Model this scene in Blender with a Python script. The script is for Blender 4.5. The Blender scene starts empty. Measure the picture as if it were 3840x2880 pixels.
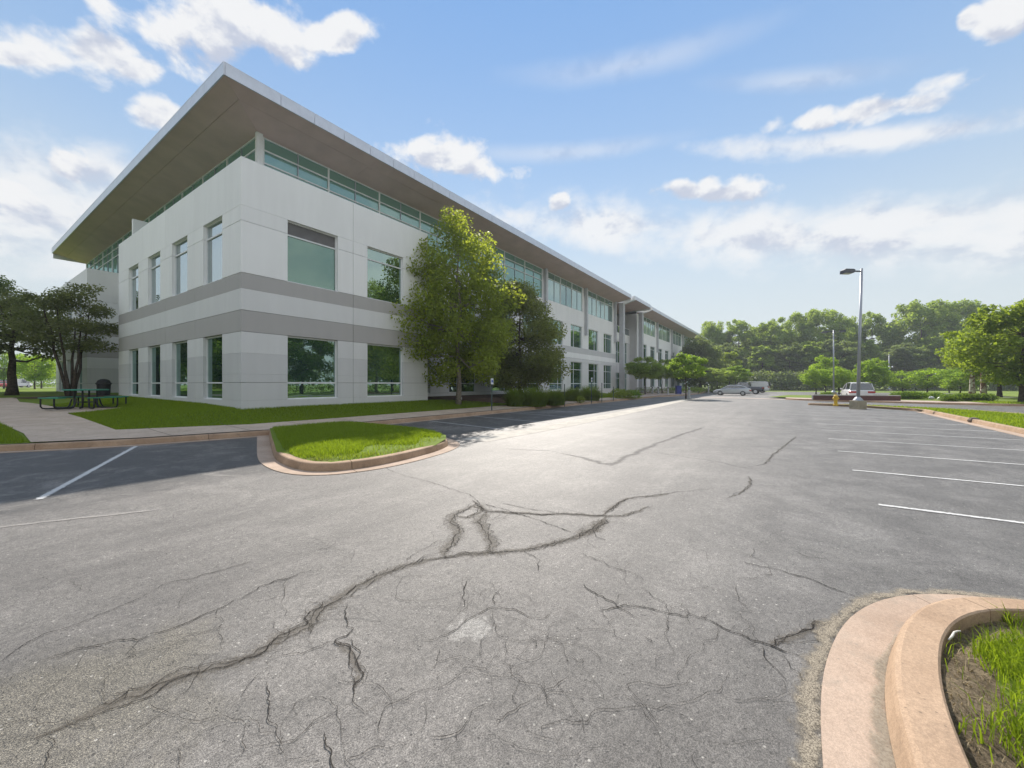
import bpy, bmesh, math, random
import numpy as np
from mathutils import Vector, Matrix

# ------------------------------------------------------------------ camera, light, exposure
S = bpy.context.scene
COL = S.collection
TH = math.radians(34.42)
FW = np.array([math.cos(TH), math.sin(TH)])          # view direction on the ground
RT = np.array([math.sin(TH), -math.cos(TH)])
CAM = np.array([-6.83, -17.3, 1.6])
FPX = 1504.0
SUN_EL = math.radians(40.0)

cam = bpy.data.cameras.new('camera')
cam.sensor_width = 36.0
cam.lens = 36.0 * FPX / 3840.0
cam.clip_start = 0.05
cam.clip_end = 4000
camo = bpy.data.objects.new('camera', cam)
camo.location = CAM
camo.rotation_euler = (math.radians(90), 0, TH - math.radians(90))
COL.objects.link(camo)
S.camera = camo

sl = bpy.data.lights.new('sun', 'SUN')
sl.energy = 5.0
sl.angle = math.radians(0.55)
sl.color = (1.0, 0.93, 0.84)
slo = bpy.data.objects.new('sun', sl)
sdir = Vector((FW[0] * math.cos(SUN_EL), FW[1] * math.cos(SUN_EL), math.sin(SUN_EL)))
slo.rotation_euler = sdir.to_track_quat('Z', 'Y').to_euler()
slo.location = (20, 20, 60)
COL.objects.link(slo)

S.view_settings.view_transform = 'Standard'
S.view_settings.look = 'None'
S.view_settings.gamma = 1.0
S.view_settings.exposure = 0.50
S.view_settings.use_curve_mapping = False
S.render.engine = 'CYCLES'
S.cycles.max_bounces = 8
S.cycles.transparent_max_bounces = 16
S.cycles.use_denoising = True

W = bpy.data.worlds.new('World')
S.world = W
W.use_nodes = True


class NT:
    """small helper for building node trees"""
    def __init__(s, tree):
        s.t = tree
        s.n = tree.nodes
        s.l = tree.links

    def add(s, typ, **kw):
        nd = s.n.new(typ)
        for k, v in kw.items():
            setattr(nd, k, v)
        return nd

    def put(s, sock, v):
        if isinstance(v, bpy.types.NodeSocket):
            s.l.new(v, sock)
        elif v is not None:
            sock.default_value = v

    def math(s, op, a, b=None, c=None, clamp=False):
        nd = s.add('ShaderNodeMath', operation=op, use_clamp=clamp)
        s.put(nd.inputs[0], a)
        if b is not None:
            s.put(nd.inputs[1], b)
        if c is not None:
            s.put(nd.inputs[2], c)
        return nd.outputs[0]

    def noise(s, vec, scale, detail=4, rough=0.55, dist=0.0, dim='3D'):
        nd = s.add('ShaderNodeTexNoise', noise_dimensions=dim)
        if vec is not None:
            s.l.new(vec, nd.inputs['Vector'])
        nd.inputs['Scale'].default_value = scale
        nd.inputs['Detail'].default_value = detail
        nd.inputs['Roughness'].default_value = rough
        nd.inputs['Distortion'].default_value = dist
        return nd.outputs['Fac']

    def ramp(s, v, a, b, lo=0.0, hi=1.0, smooth=True):
        nd = s.add('ShaderNodeMapRange')
        nd.interpolation_type = 'SMOOTHSTEP' if smooth else 'LINEAR'
        s.put(nd.inputs['Value'], v)
        nd.inputs['From Min'].default_value = a
        nd.inputs['From Max'].default_value = b
        nd.inputs['To Min'].default_value = lo
        nd.inputs['To Max'].default_value = hi
        return nd.outputs[0]

    def mix(s, f, a, b, mode='MIX'):
        nd = s.add('ShaderNodeMix', data_type='RGBA', blend_type=mode)
        s.put(nd.inputs[0], f)
        s.put(nd.inputs[6], a if not isinstance(a, tuple) else (*a, 1)[:4])
        s.put(nd.inputs[7], b if not isinstance(b, tuple) else (*b, 1)[:4])
        return nd.outputs[2]


def az_el(px, py):
    az = math.atan((px - 1920) / FPX)
    return az, math.atan((1440 - py) / FPX * math.cos(az))


def build_world():
    k = NT(W.node_tree)
    k.n.clear()
    out = k.add('ShaderNodeOutputWorld')
    bg = k.add('ShaderNodeBackground')
    bg.inputs['Strength'].default_value = 0.103
    k.l.new(bg.outputs[0], out.inputs[0])
    sky = k.add('ShaderNodeTexSky', sky_type='NISHITA')
    sky.sun_disc = False
    sky.sun_elevation = SUN_EL
    sky.sun_rotation = math.atan2(FW[0], FW[1])
    sky.air_density = 1.0
    sky.dust_density = 0.0
    sky.ozone_density = 2.0
    tc = k.add('ShaderNodeTexCoord')
    D = tc.outputs['Generated']
    def dot(v):
        nd = k.add('ShaderNodeVectorMath', operation='DOT_PRODUCT')
        k.l.new(D, nd.inputs[0])
        nd.inputs[1].default_value = v
        return nd.outputs['Value']
    f = dot((FW[0], FW[1], 0))
    r = dot((RT[0], RT[1], 0))
    z = dot((0, 0, 1))
    az = k.math('ARCTAN2', r, f)
    el = k.math('ARCSINE', z)
    cv = k.add('ShaderNodeCombineXYZ')
    k.l.new(az, cv.inputs[0])
    k.l.new(el, cv.inputs[1])
    P = cv.outputs[0]
    # stretch noise domain a little sideways
    mp = k.add('ShaderNodeMapping')
    mp.inputs['Scale'].default_value = (1.0, 1.5, 1.0)
    k.l.new(P, mp.inputs['Vector'])
    Q = mp.outputs[0]
    n1 = k.noise(Q, 6.5, 12, 0.60, 0.15)
    n2 = k.noise(Q, 2.2, 6, 0.55, 0.6)
    off = k.add('ShaderNodeMapping')
    off.inputs['Location'].default_value = (0, 0.045, 0)
    k.l.new(Q, off.inputs['Vector'])
    n1u = k.noise(off.outputs[0], 6.5, 12, 0.60, 0.15)
    vr = k.add('ShaderNodeTexVoronoi', feature='SMOOTH_F1')
    wq = k.add('ShaderNodeVectorMath', operation='ADD')
    k.l.new(Q, wq.inputs[0])
    nz = k.add('ShaderNodeTexNoise')
    nz.inputs['Scale'].default_value = 18
    nz.inputs['Detail'].default_value = 4
    k.l.new(Q, nz.inputs['Vector'])
    sc_ = k.add('ShaderNodeVectorMath', operation='SCALE')
    k.l.new(nz.outputs['Color'], sc_.inputs[0])
    sc_.inputs['Scale'].default_value = 0.05
    k.l.new(sc_.outputs[0], wq.inputs[1])
    k.l.new(wq.outputs[0], vr.inputs['Vector'])
    vr.inputs['Scale'].default_value = 15
    vr.inputs['Smoothness'].default_value = 0.35
    puff = k.math('SUBTRACT', 0.5, vr.outputs['Distance'])
    edge = k.math('ADD', k.math('MULTIPLY', k.math('SUBTRACT', n1, 0.5), 3.0), k.math('MULTIPLY', puff, 0.75))
    def blob(px, py, rx, ry, tilt=0.0):
        a, e = az_el(px, py)
        t = math.radians(tilt)
        u = az_el(px + rx * 0.3 * math.cos(t), py - rx * 0.3 * math.sin(t))
        v = az_el(px + ry * 0.3 * math.sin(t), py + ry * 0.3 * math.cos(t))
        du, dv = (u[0] - a, u[1] - e), (v[0] - a, v[1] - e)
        m = k.add('ShaderNodeMapping', vector_type='TEXTURE')
        m.inputs['Location'].default_value = (a, e, 0)
        m.inputs['Rotation'].default_value = (0, 0, math.atan2(du[1], du[0]))
        m.inputs['Scale'].default_value = (math.hypot(*du) / 0.3, math.hypot(*dv) / 0.3, 1)
        k.l.new(P, m.inputs['Vector'])
        ln = k.add('ShaderNodeVectorMath', operation='LENGTH')
        k.l.new(m.outputs[0], ln.inputs[0])
        sp = k.add('ShaderNodeSeparateXYZ')
        k.l.new(m.outputs[0], sp.inputs[0])
        return k.math('SUBTRACT', 1.0, ln.outputs['Value']), sp.outputs[1]
    puffs = [(790, 110, 330, 190, 0), (1010, 140, 280, 135, 0), (1240, 128, 210, 75, 8), (350, 190, 280, 125, 0),
             (490, 245, 150, 60, -8), (45, 200, 85, 40, 0), (600, 430, 125, 72, 0), (270, 610, 140, 95, 0), (60, 720, 150, 110, 0),
             (1680, 600, 270, 100, -4), (1560, 560, 120, 60, 0), (3260, 410, 380, 62, 13), (3080, 455, 140, 42, 5),
             (2670, 725, 290, 48, 0), (2560, 705, 80, 35, 0), (2095, 760, 50, 40, 0), (3790, 55, 130, 90, 0), (3640, 65, 50, 40, 0)]
    dens = None
    low = None
    for p in puffs:
        q, yy = blob(*p)
        e = k.math('ADD', q, edge)
        if dens is None:
            dens, low = e, k.math('MULTIPLY', yy, k.ramp(q, -0.35, 0.45))
        else:
            dens = k.math('MAXIMUM', dens, e)
            low = k.math('ADD', low, k.math('MULTIPLY', yy, k.ramp(q, -0.35, 0.45)))
    hard = k.math('MULTIPLY', k.ramp(dens, -0.06, 0.50), 0.97)
    # soft banks and thin veils
    banks = [(2900, 890, 1500, 130, 0), (2300, 850, 600, 90, 0), (3500, 820, 700, 110, 3), (230, 800, 620, 260, 0),
             (100, 680, 420, 170, 0), (330, 640, 260, 120, 0), (3300, 520, 800, 55, 7)]
    soft = None
    for p in banks:
        q, yy = blob(*p)
        e = k.math('ADD', q, k.math('MULTIPLY', k.math('SUBTRACT', n1, 0.5), 2.7))
        soft = e if soft is None else k.math('MAXIMUM', soft, e)
    soft = k.math('MULTIPLY', k.ramp(soft, -0.25, 0.85), 0.88)
    veils = [(2350, 245, 560, 80, 13), (2150, 570, 600, 50, 6), (3000, 300, 500, 60, 6)]
    veil = None
    for p in veils:
        q, yy = blob(*p)
        e = k.math('ADD', q, k.math('MULTIPLY', k.math('SUBTRACT', n2, 0.5), 1.4))
        veil = e if veil is None else k.math('MAXIMUM', veil, e)
    veil = k.math('MULTIPLY', k.ramp(veil, -0.1, 1.1), 0.42)
    # broken cloud added over the unseen sky, widened to fill the shade
    n3 = k.noise(D, 2.6, 9, 0.58, 0.3)
    away = k.ramp(f, 0.35, 0.05)
    rest = k.math('MULTIPLY', k.math('MULTIPLY', k.ramp(n3, 0.39, 0.56), away), k.ramp(z, 0.02, 0.2))
    cov = k.math('MAXIMUM', k.math('MAXIMUM', hard, soft), k.math('MAXIMUM', veil, rest))
    # tint the clear sky, whiter near the horizon
    grad = k.mix(k.ramp(el, 0.9, 0.02), (1.55, 3.1, 5.85), (4.3, 5.2, 5.65))
    skyc = k.mix(0.72, sky.outputs[0], grad)
    hz = k.ramp(el, 0.50, 0.03, 0.0, 0.95)
    skyc = k.mix(hz, skyc, (4.75, 5.15, 5.3))
    shade = k.ramp(k.math('ADD', k.math('MULTIPLY', low, 0.6), k.math('MULTIPLY', k.math('SUBTRACT', n1, n1u), 5.5)), -0.85, 0.15)
    cl = k.mix(shade, (3.9, 4.2, 5.0), (6.2, 6.22, 6.28))
    cl = k.mix(away, cl, k.mix(0.5, cl, (8.2, 8.15, 8.1)))  # clouds outside the frame made brighter to lift the shaded walls
    col = k.mix(cov, skyc, cl)
    k.l.new(col, bg.inputs['Color'])


build_world()


# ------------------------------------------------------------------ helpers
def G(px, py, z=0.0):
    r = (px - 1920) / FPX
    d = (z - CAM[2]) * FPX / (1440 - py)
    p = CAM[:2] + d * (FW + r * RT)
    return np.array([p[0], p[1], z])


def PD(px, d, z=0.0):
    p = CAM[:2] + d * (FW + (px - 1920) / FPX * RT)
    return np.array([p[0], p[1], z])


def tag(o, label=None, cat=None, group=None, kind=None):
    if label: o['label'] = label
    if cat: o['category'] = cat
    if group: o['group'] = group
    if kind: o['kind'] = kind
    return o


def empty(name, loc, rz=0.0, label=None, cat=None, group=None, kind=None):
    o = bpy.data.objects.new(name, None)
    o.empty_display_size = 0.2
    COL.objects.link(o)
    o.location = tuple(loc)
    o.rotation_euler = (0, 0, rz)
    return tag(o, label, cat, group, kind)


def link(name, me, mat=None, parent=None, loc=None):
    o = bpy.data.objects.new(name, me)
    COL.objects.link(o)
    if mat is not None and len(me.materials) == 0:
        for m in (mat if isinstance(mat, (list, tuple)) else [mat]):
            me.materials.append(m)
    if parent is not None:
        o.parent = parent
    if loc is not None:
        o.location = tuple(loc)
    return o


def copy_tree(o, parent=None):
    c = o.copy()
    COL.objects.link(c)
    if parent is not None:
        c.parent = parent
    for ch in list(o.children):
        copy_tree(ch, c)
    return c


class MB:
    def __init__(s):
        s.v = []
        s.f = []
        s.mi = []
        s.cur = 0

    def vert(s, p):
        s.v.append((float(p[0]), float(p[1]), float(p[2])))
        return len(s.v) - 1

    def face(s, idx):
        s.f.append(list(idx))
        s.mi.append(s.cur)

    def box(s, x0, x1, y0, y1, z0, z1):
        b = len(s.v)
        for z in (z0, z1):
            for (x, y) in ((x0, y0), (x1, y0), (x1, y1), (x0, y1)):
                s.vert((x, y, z))
        for q in ((0, 3, 2, 1), (4, 5, 6, 7), (0, 1, 5, 4), (1, 2, 6, 5), (2, 3, 7, 6), (3, 0, 4, 7)):
            s.face([b + i for i in q])
        return s

    def ring(s, pts):
        return [s.vert(p) for p in pts]

    def bridge(s, a, b, closed=True):
        n = len(a)
        for i in range(n if closed else n - 1):
            j = (i + 1) % n
            s.face([a[i], a[j], b[j], b[i]])

    def tube(s, pts, rad, n=8, cap=True):
        pts = [Vector(p) for p in pts]
        rings = []
        for i, p in enumerate(pts):
            t = (pts[min(i + 1, len(pts) - 1)] - pts[max(i - 1, 0)])
            if t.length < 1e-9:
                t = Vector((0, 0, 1))
            t.normalize()
            if i == 0:
                a = t.cross(Vector((0, 0, 1)))
                if a.length < 0.2:
                    a = t.cross(Vector((1, 0, 0)))
            else:
                a = pa - t * pa.dot(t)
            a.normalize()
            pa = a.copy()
            b = t.cross(a)
            r = rad[i] if hasattr(rad, '__len__') else rad
            rings.append(s.ring([p + (a * math.cos(2 * math.pi * j / n) + b * math.sin(2 * math.pi * j / n)) * r for j in range(n)]))
        for i in range(len(rings) - 1):
            s.bridge(rings[i], rings[i + 1])
        if cap:
            s.face(rings[0][::-1])
            s.face(rings[-1])
        return s

    def lathe(s, prof, c=(0, 0, 0), n=16, cap=True):
        rings = [s.ring([(c[0] + r * math.cos(2 * math.pi * j / n), c[1] + r * math.sin(2 * math.pi * j / n), c[2] + z) for j in range(n)]) for r, z in prof]
        for i in range(len(rings) - 1):
            s.bridge(rings[i], rings[i + 1])
        if cap:
            s.face(rings[0][::-1])
            s.face(rings[-1])
        return s

    def build(s, name, mat, parent=None, smooth=False, bevel=0.0, loc=None, fix=True):
        me = bpy.data.meshes.new(name)
        me.from_pydata(s.v, [], s.f)
        mats = mat if isinstance(mat, (list, tuple)) else [mat]
        for m in mats:
            me.materials.append(m)
        if len(mats) > 1:
            me.polygons.foreach_set('material_index', s.mi)
        if fix or bevel:
            bm = bmesh.new()
            bm.from_mesh(me)
            if bevel:
                bmesh.ops.bevel(bm, geom=[e for e in bm.edges], offset=bevel, segments=1, affect='EDGES', profile=0.5)
            bmesh.ops.recalc_face_normals(bm, faces=bm.faces)
            bm.to_mesh(me)
            bm.free()
        if smooth:
            me.polygons.foreach_set('use_smooth', [True] * len(me.polygons))
        me.update()
        return link(name, me, None, parent, loc)


# ------------------------------------------------------------------ materials
MATS = {}


def newmat(name):
    m = bpy.data.materials.new(name)
    m.use_nodes = True
    k = NT(m.node_tree)
    k.n.clear()
    out = k.add('ShaderNodeOutputMaterial')
    return m, k, out


def pbsdf(k, col, rough=0.6, metal=0.0, spec=0.5, bump=None):
    b = k.add('ShaderNodeBsdfPrincipled')
    k.put(b.inputs['Base Color'], (*col, 1) if isinstance(col, tuple) else col)
    k.put(b.inputs['Roughness'], rough)
    k.put(b.inputs['Metallic'], metal)
    k.put(b.inputs['Specular IOR Level'], spec)
    if bump is not None:
        k.l.new(bump, b.inputs['Normal'])
    return b


def bumpn(k, h, strength=0.3, dist=0.01):
    b = k.add('ShaderNodeBump')
    b.inputs['Strength'].default_value = strength
    b.inputs['Distance'].default_value = dist
    k.l.new(h, b.inputs['Height'])
    return b.outputs[0]


def plain(name, col, rough=0.6, metal=0.0, var=0.12, scale=3.0, spec=0.5, bump=0.0, bscale=60):
    if name in MATS:
        return MATS[name]
    m, k, out = newmat(name)
    tc = k.add('ShaderNodeTexCoord').outputs['Object']
    n = k.noise(tc, scale, 5, 0.6)
    c = k.mix(k.ramp(n, 0.3, 0.7), tuple(x * (1 - var) for x in col), tuple(min(1, x * (1 + var)) for x in col))
    bn = None
    if bump:
        bn = bumpn(k, k.noise(tc, bscale, 3), bump, 0.004)
    b = pbsdf(k, c, rough, metal, spec, bn)
    k.l.new(b.outputs[0], out.inputs[0])
    MATS[name] = m
    return m


def wall_mat(name, col):
    """painted precast concrete: faint rain streaks and blotches"""
    m, k, out = newmat(name)
    g = k.add('ShaderNodeNewGeometry').outputs['Position']
    mp = k.add('ShaderNodeMapping')
    mp.inputs['Scale'].default_value = (1.2, 1.2, 0.16)
    k.l.new(g, mp.inputs[0])
    st = k.noise(mp.outputs[0], 2.2, 6, 0.62)
    bl = k.noise(g, 0.5, 4, 0.5)
    f = k.math('ADD', k.math('MULTIPLY', st, 0.6), k.math('MULTIPLY', bl, 0.4))
    c = k.mix(k.ramp(f, 0.32, 0.66), tuple(x * 0.96 for x in col), tuple(min(1, x * 1.02) for x in col))
    oi = k.add('ShaderNodeObjectInfo').outputs['Random']
    c = k.mix(1.0, c, k.mix(oi, (0.965, 0.965, 0.97), (1.02, 1.02, 1.02)), 'MULTIPLY')
    b = pbsdf(k, c, 0.75, 0, 0.3, bumpn(k, k.noise(g, 45, 4, 0.6), 0.12, 0.004))
    k.l.new(b.outputs[0], out.inputs[0])
    MATS[name] = m
    return m


def glass_mat(name, inner, refl, fac, wob=0.012):
    m, k, out = newmat(name)
    g = k.add('ShaderNodeNewGeometry').outputs['Position']
    bn = bumpn(k, k.noise(g, 0.9, 2, 0.5), 0.25, wob)
    d = k.add('ShaderNodeBsdfDiffuse')
    d.inputs[0].default_value = (*inner, 1)
    gl = k.add('ShaderNodeBsdfGlossy')
    gl.inputs['Color'].default_value = (*refl, 1)
    gl.inputs['Roughness'].default_value = 0.015
    k.l.new(bn, gl.inputs['Normal'])
    lw = k.add('ShaderNodeLayerWeight')
    lw.inputs[0].default_value = 0.35
    f = k.math('ADD', k.math('MULTIPLY', lw.outputs['Fresnel'], 0.5), fac, clamp=True)
    mx = k.add('ShaderNodeMixShader')
    k.l.new(f, mx.inputs[0])
    k.l.new(d.outputs[0], mx.inputs[1])
    k.l.new(gl.outputs[0], mx.inputs[2])
    k.l.new(mx.outputs[0], out.inputs[0])
    MATS[name] = m
    return m


def leaf_mat(name, dark, light, trans, tfac=0.42):
    m, k, out = newmat(name)
    at = k.add('ShaderNodeAttribute', attribute_name='tint')
    t = at.outputs['Fac']
    c = k.mix(t, dark, light)
    tr = k.add('ShaderNodeBsdfTranslucent')
    k.l.new(k.mix(t, tuple(x * 0.7 for x in trans), trans), tr.inputs[0])
    b = pbsdf(k, c, 0.55, 0, 0.15)
    mx = k.add('ShaderNodeMixShader')
    mx.inputs[0].default_value = tfac
    k.l.new(b.outputs[0], mx.inputs[1])
    k.l.new(tr.outputs[0], mx.inputs[2])
    k.l.new(mx.outputs[0], out.inputs[0])
    MATS[name] = m
    return m


def asphalt_mat():
    m, k, out = newmat('asphalt')
    g = k.add('ShaderNodeNewGeometry').outputs['Position']
    sp = k.add('ShaderNodeSeparateXYZ')
    k.l.new(g, sp.inputs[0])
    x, y = sp.outputs[0], sp.outputs[1]
    big = k.noise(g, 0.25, 12, 0.72, 0.3)
    mid = k.noise(g, 1.6, 6, 0.65, 0.4)
    # streaks along the driving lane (worn by tyres)
    mp = k.add('ShaderNodeMapping')
    mp.inputs['Scale'].default_value = (0.10, 1.0, 1.0)
    k.l.new(g, mp.inputs[0])
    streak = k.noise(mp.outputs[0], 1.1, 12, 0.74, 0.3)
    lane = k.mix(k.ramp(k.math('ADD', k.math('MULTIPLY', streak, 0.55), k.math('MULTIPLY', big, 0.45)), 0.36, 0.62), (0.126, 0.119, 0.114), (0.186, 0.176, 0.167))
    # the stalls on the right are darker than the lane
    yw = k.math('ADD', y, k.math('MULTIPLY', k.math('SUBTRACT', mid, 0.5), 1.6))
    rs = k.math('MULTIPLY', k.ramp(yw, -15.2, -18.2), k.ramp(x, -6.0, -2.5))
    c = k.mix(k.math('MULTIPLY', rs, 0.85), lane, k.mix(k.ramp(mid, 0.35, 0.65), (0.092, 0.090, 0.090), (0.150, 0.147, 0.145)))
    # the stalls along the building: darker asphalt than the lane
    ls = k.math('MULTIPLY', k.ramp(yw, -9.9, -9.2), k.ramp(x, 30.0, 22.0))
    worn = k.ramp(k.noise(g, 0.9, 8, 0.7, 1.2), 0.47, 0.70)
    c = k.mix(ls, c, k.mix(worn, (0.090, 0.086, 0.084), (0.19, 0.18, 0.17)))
    # older, ravelled patch in the near left corner, grit showing
    vd = k.add('ShaderNodeVectorMath', operation='DISTANCE')
    k.l.new(g, vd.inputs[0])
    p0 = G(130, 2740)
    vd.inputs[1].default_value = tuple(p0)
    rav = k.ramp(k.math('ADD', vd.outputs['Value'], k.math('MULTIPLY', k.math('SUBTRACT', mid, 0.5), 1.6)), 0.95, 0.2)
    stone = k.mix(k.ramp(k.noise(g, 130, 5, 0.75), 0.42, 0.6), (0.035, 0.034, 0.033), (0.27, 0.245, 0.195))
    c = k.mix(k.math('MULTIPLY', rav, 0.8), c, stone)
    # white scuff of paint
    vd2 = k.add('ShaderNodeVectorMath', operation='DISTANCE')
    k.l.new(g, vd2.inputs[0])
    vd2.inputs[1].default_value = tuple(G(1770, 2352))
    sc = k.ramp(k.math('ADD', vd2.outputs['Value'], k.math('MULTIPLY', k.math('SUBTRACT', k.noise(g, 9, 6, 0.7), 0.5), 0.45)), 0.17, 0.06)
    c = k.mix(k.math('MULTIPLY', sc, 0.34), c, (0.55, 0.54, 0.52))
    # aggregate: light and dark specks
    sp1 = k.noise(g, 120, 3, 0.7)
    sp2 = k.noise(g, 260, 2, 0.6)
    agg = k.math('ADD', k.math('MULTIPLY', sp1, 0.6), k.math('MULTIPLY', sp2, 0.4))
    c = k.mix(1.0, c, k.mix(k.ramp(agg, 0.38, 0.62), (0.42, 0.42, 0.42), (1.62, 1.60, 1.55)), 'MULTIPLY')
    pit = k.add('ShaderNodeTexVoronoi', feature='F1')
    k.l.new(g, pit.inputs['Vector'])
    pit.inputs['Scale'].default_value = 38
    psp = k.add('ShaderNodeSeparateColor')
    k.l.new(pit.outputs['Color'], psp.inputs[0])
    pits = k.math('MULTIPLY', k.ramp(pit.outputs['Distance'], 0.32, 0.16), k.math('GREATER_THAN', psp.outputs[0], 0.80))
    c = k.mix(k.math('MULTIPLY', pits, 0.75), c, k.mix(k.math('GREATER_THAN', psp.outputs[1], 0.72), (0.06, 0.056, 0.052), (0.46, 0.44, 0.40)))
    g3 = k.noise(g, 34, 4, 0.75)
    g4 = k.noise(g, 11, 5, 0.7)
    c = k.mix(1.0, c, k.mix(k.ramp(k.math('ADD', k.math('MULTIPLY', g3, 0.65), k.math('MULTIPLY', g4, 0.35)), 0.36, 0.64), (0.66, 0.66, 0.66), (1.30, 1.30, 1.29)), 'MULTIPLY')
    blot = k.ramp(k.noise(g, 0.8, 9, 0.72, 0.8), 0.42, 0.66)
    c = k.mix(1.0, c, k.mix(blot, (0.85, 0.85, 0.845), (1.10, 1.095, 1.09)), 'MULTIPLY')
    # hairline crazing in patches
    vo = k.add('ShaderNodeTexVoronoi', feature='DISTANCE_TO_EDGE')
    wv = k.add('ShaderNodeMix', data_type='VECTOR')
    wv.inputs[0].default_value = 0.06
    k.l.new(g, wv.inputs[4])
    nn = k.add('ShaderNodeTexNoise')
    nn.inputs['Scale'].default_value = 5
    nn.inputs['Detail'].default_value = 6
    k.l.new(g, nn.inputs['Vector'])
    k.l.new(nn.outputs['Color'], wv.inputs[5])
    k.l.new(wv.outputs[1], vo.inputs['Vector'])
    vo.inputs['Scale'].default_value = 2.3
    hair = k.math('MULTIPLY', k.ramp(vo.outputs['Distance'], 0.014, 0.003), k.ramp(k.noise(g, 1.1, 4, 0.6), 0.53, 0.60))
    c = k.mix(k.math('MULTIPLY', hair, 0.4), c, (0.05, 0.048, 0.045))
    h = k.math('SUBTRACT', k.math('ADD', sp2, k.math('MULTIPLY', g3, 0.8)), k.math('MULTIPLY', pits, 0.5))
    b = pbsdf(k, c, 0.62, 0, 0.48, bumpn(k, h, 0.8, 0.006))
    k.l.new(b.outputs[0], out.inputs[0])
    MATS['asphalt'] = m
    return m


def ground_mat(name, a, b_, s1=0.6, s2=14, bump=0.4, rough=0.9):
    m, k, out = newmat(name)
    g = k.add('ShaderNodeNewGeometry').outputs['Position']
    n = k.math('ADD', k.math('MULTIPLY', k.noise(g, s1, 6, 0.65, 0.4), 0.5), k.math('MULTIPLY', k.noise(g, s2, 4, 0.7), 0.5))
    c = k.mix(k.ramp(n, 0.36, 0.64), a, b_)
    b = pbsdf(k, c, rough, 0, 0.2, bumpn(k, k.noise(g, s2 * 3, 4, 0.7), bump, 0.02))
    k.l.new(b.outputs[0], out.inputs[0])
    MATS[name] = m
    return m


def concrete_mat(name, a, b_, dirt=(0.2, 0.17, 0.13)):
    m, k, out = newmat(name)
    g = k.add('ShaderNodeNewGeometry').outputs['Position']
    n = k.noise(g, 1.4, 7, 0.65, 0.5)
    fine = k.noise(g, 150, 3, 0.7)
    c = k.mix(k.ramp(n, 0.3, 0.7), a, b_)
    c = k.mix(1.0, c, k.mix(k.ramp(fine, 0.35, 0.65), (0.86, 0.86, 0.85), (1.1, 1.1, 1.09)), 'MULTIPLY')
    sp3 = k.noise(g, 48, 4, 0.8)
    c = k.mix(1.0, c, k.mix(k.ramp(sp3, 0.36, 0.64), (0.90, 0.90, 0.895), (1.07, 1.07, 1.065)), 'MULTIPLY')
    pk = k.add('ShaderNodeTexVoronoi', feature='F1')
    k.l.new(g, pk.inputs['Vector'])
    pk.inputs['Scale'].default_value = 26
    ps = k.add('ShaderNodeSeparateColor')
    k.l.new(pk.outputs['Color'], ps.inputs[0])
    c = k.mix(k.math('MULTIPLY', k.math('MULTIPLY', k.ramp(pk.outputs['Distance'], 0.22, 0.10), k.math('GREATER_THAN', ps.outputs[0], 0.82)), 0.7), c, dirt)
    st = k.ramp(k.noise(g, 4.5, 10, 0.76, 1.0), 0.50, 0.70)
    c = k.mix(k.math('MULTIPLY', st, 0.5), c, dirt)
    b = pbsdf(k, c, 0.85, 0, 0.25, bumpn(k, fine, 0.3, 0.004))
    k.l.new(b.outputs[0], out.inputs[0])
    MATS[name] = m
    return m


def ribbon_mat(name, col, edge0, edge1, nscale, namp, maxa=1.0, col2=None, cscale=60):
    """decal on a sheet: opacity falls off towards the ribbon's edge (uv.x) and is broken up by noise"""
    m, k, out = newmat(name)
    uv = k.add('ShaderNodeUVMap').outputs[0]
    sp = k.add('ShaderNodeSeparateXYZ')
    k.l.new(uv, sp.inputs[0])
    a = k.math('ABSOLUTE', k.math('SUBTRACT', k.math('MULTIPLY', sp.outputs[0], 2.0), 1.0))
    g = k.add('ShaderNodeNewGeometry').outputs['Position']
    n = k.noise(g, nscale, 6, 0.7)
    v = k.math('ADD', a, k.math('MULTIPLY', k.math('SUBTRACT', n, 0.5), namp))
    al = k.math('MULTIPLY', k.ramp(v, edge1, edge0), maxa)
    c = col if col2 is None else k.mix(k.ramp(k.noise(g, cscale, 4, 0.7), 0.38, 0.62), col, col2)
    b = pbsdf(k, c, 0.9, 0, 0.2)
    tr = k.add('ShaderNodeBsdfTransparent')
    mx = k.add('ShaderNodeMixShader')
    k.l.new(al, mx.inputs[0])
    k.l.new(tr.outputs[0], mx.inputs[1])
    k.l.new(b.outputs[0], mx.inputs[2])
    k.l.new(mx.outputs[0], out.inputs[0])
    MATS[name] = m
    return m


M_white = wall_mat('wall_white', (0.85, 0.85, 0.845))
M_light = wall_mat('wall_light', (0.69, 0.69, 0.69))
M_mid = wall_mat('wall_mid', (0.59, 0.59, 0.595))
M_band = wall_mat('wall_band', (0.44, 0.425, 0.415))
M_core = plain('joint_dark', (0.16, 0.16, 0.17), 0.9)
M_metal = plain('white_metal', (0.72, 0.73, 0.74), 0.4, 0.0, 0.05)
M_alu = plain('fascia_metal', (0.60, 0.63, 0.70), 0.38, 0.45, 0.05)
M_soffit = plain('soffit', (0.60, 0.445, 0.405), 0.6, 0.0, 0.07, 0.8)
M_roof = plain('roof_top', (0.5, 0.5, 0.5), 0.8)
M_greycol = plain('column_grey', (0.48, 0.49, 0.52), 0.5, 0.1, 0.06)
M_glass = glass_mat('glass_green', (0.012, 0.035, 0.03), (0.60, 0.80, 0.74), 0.42)
M_glassb = glass_mat('glass_blue', (0.02, 0.04, 0.04), (0.78, 0.86, 0.88), 0.55)
M_glass3 = glass_mat('glass_teal', (0.16, 0.30, 0.255), (0.55, 0.74, 0.72), 0.26)
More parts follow.
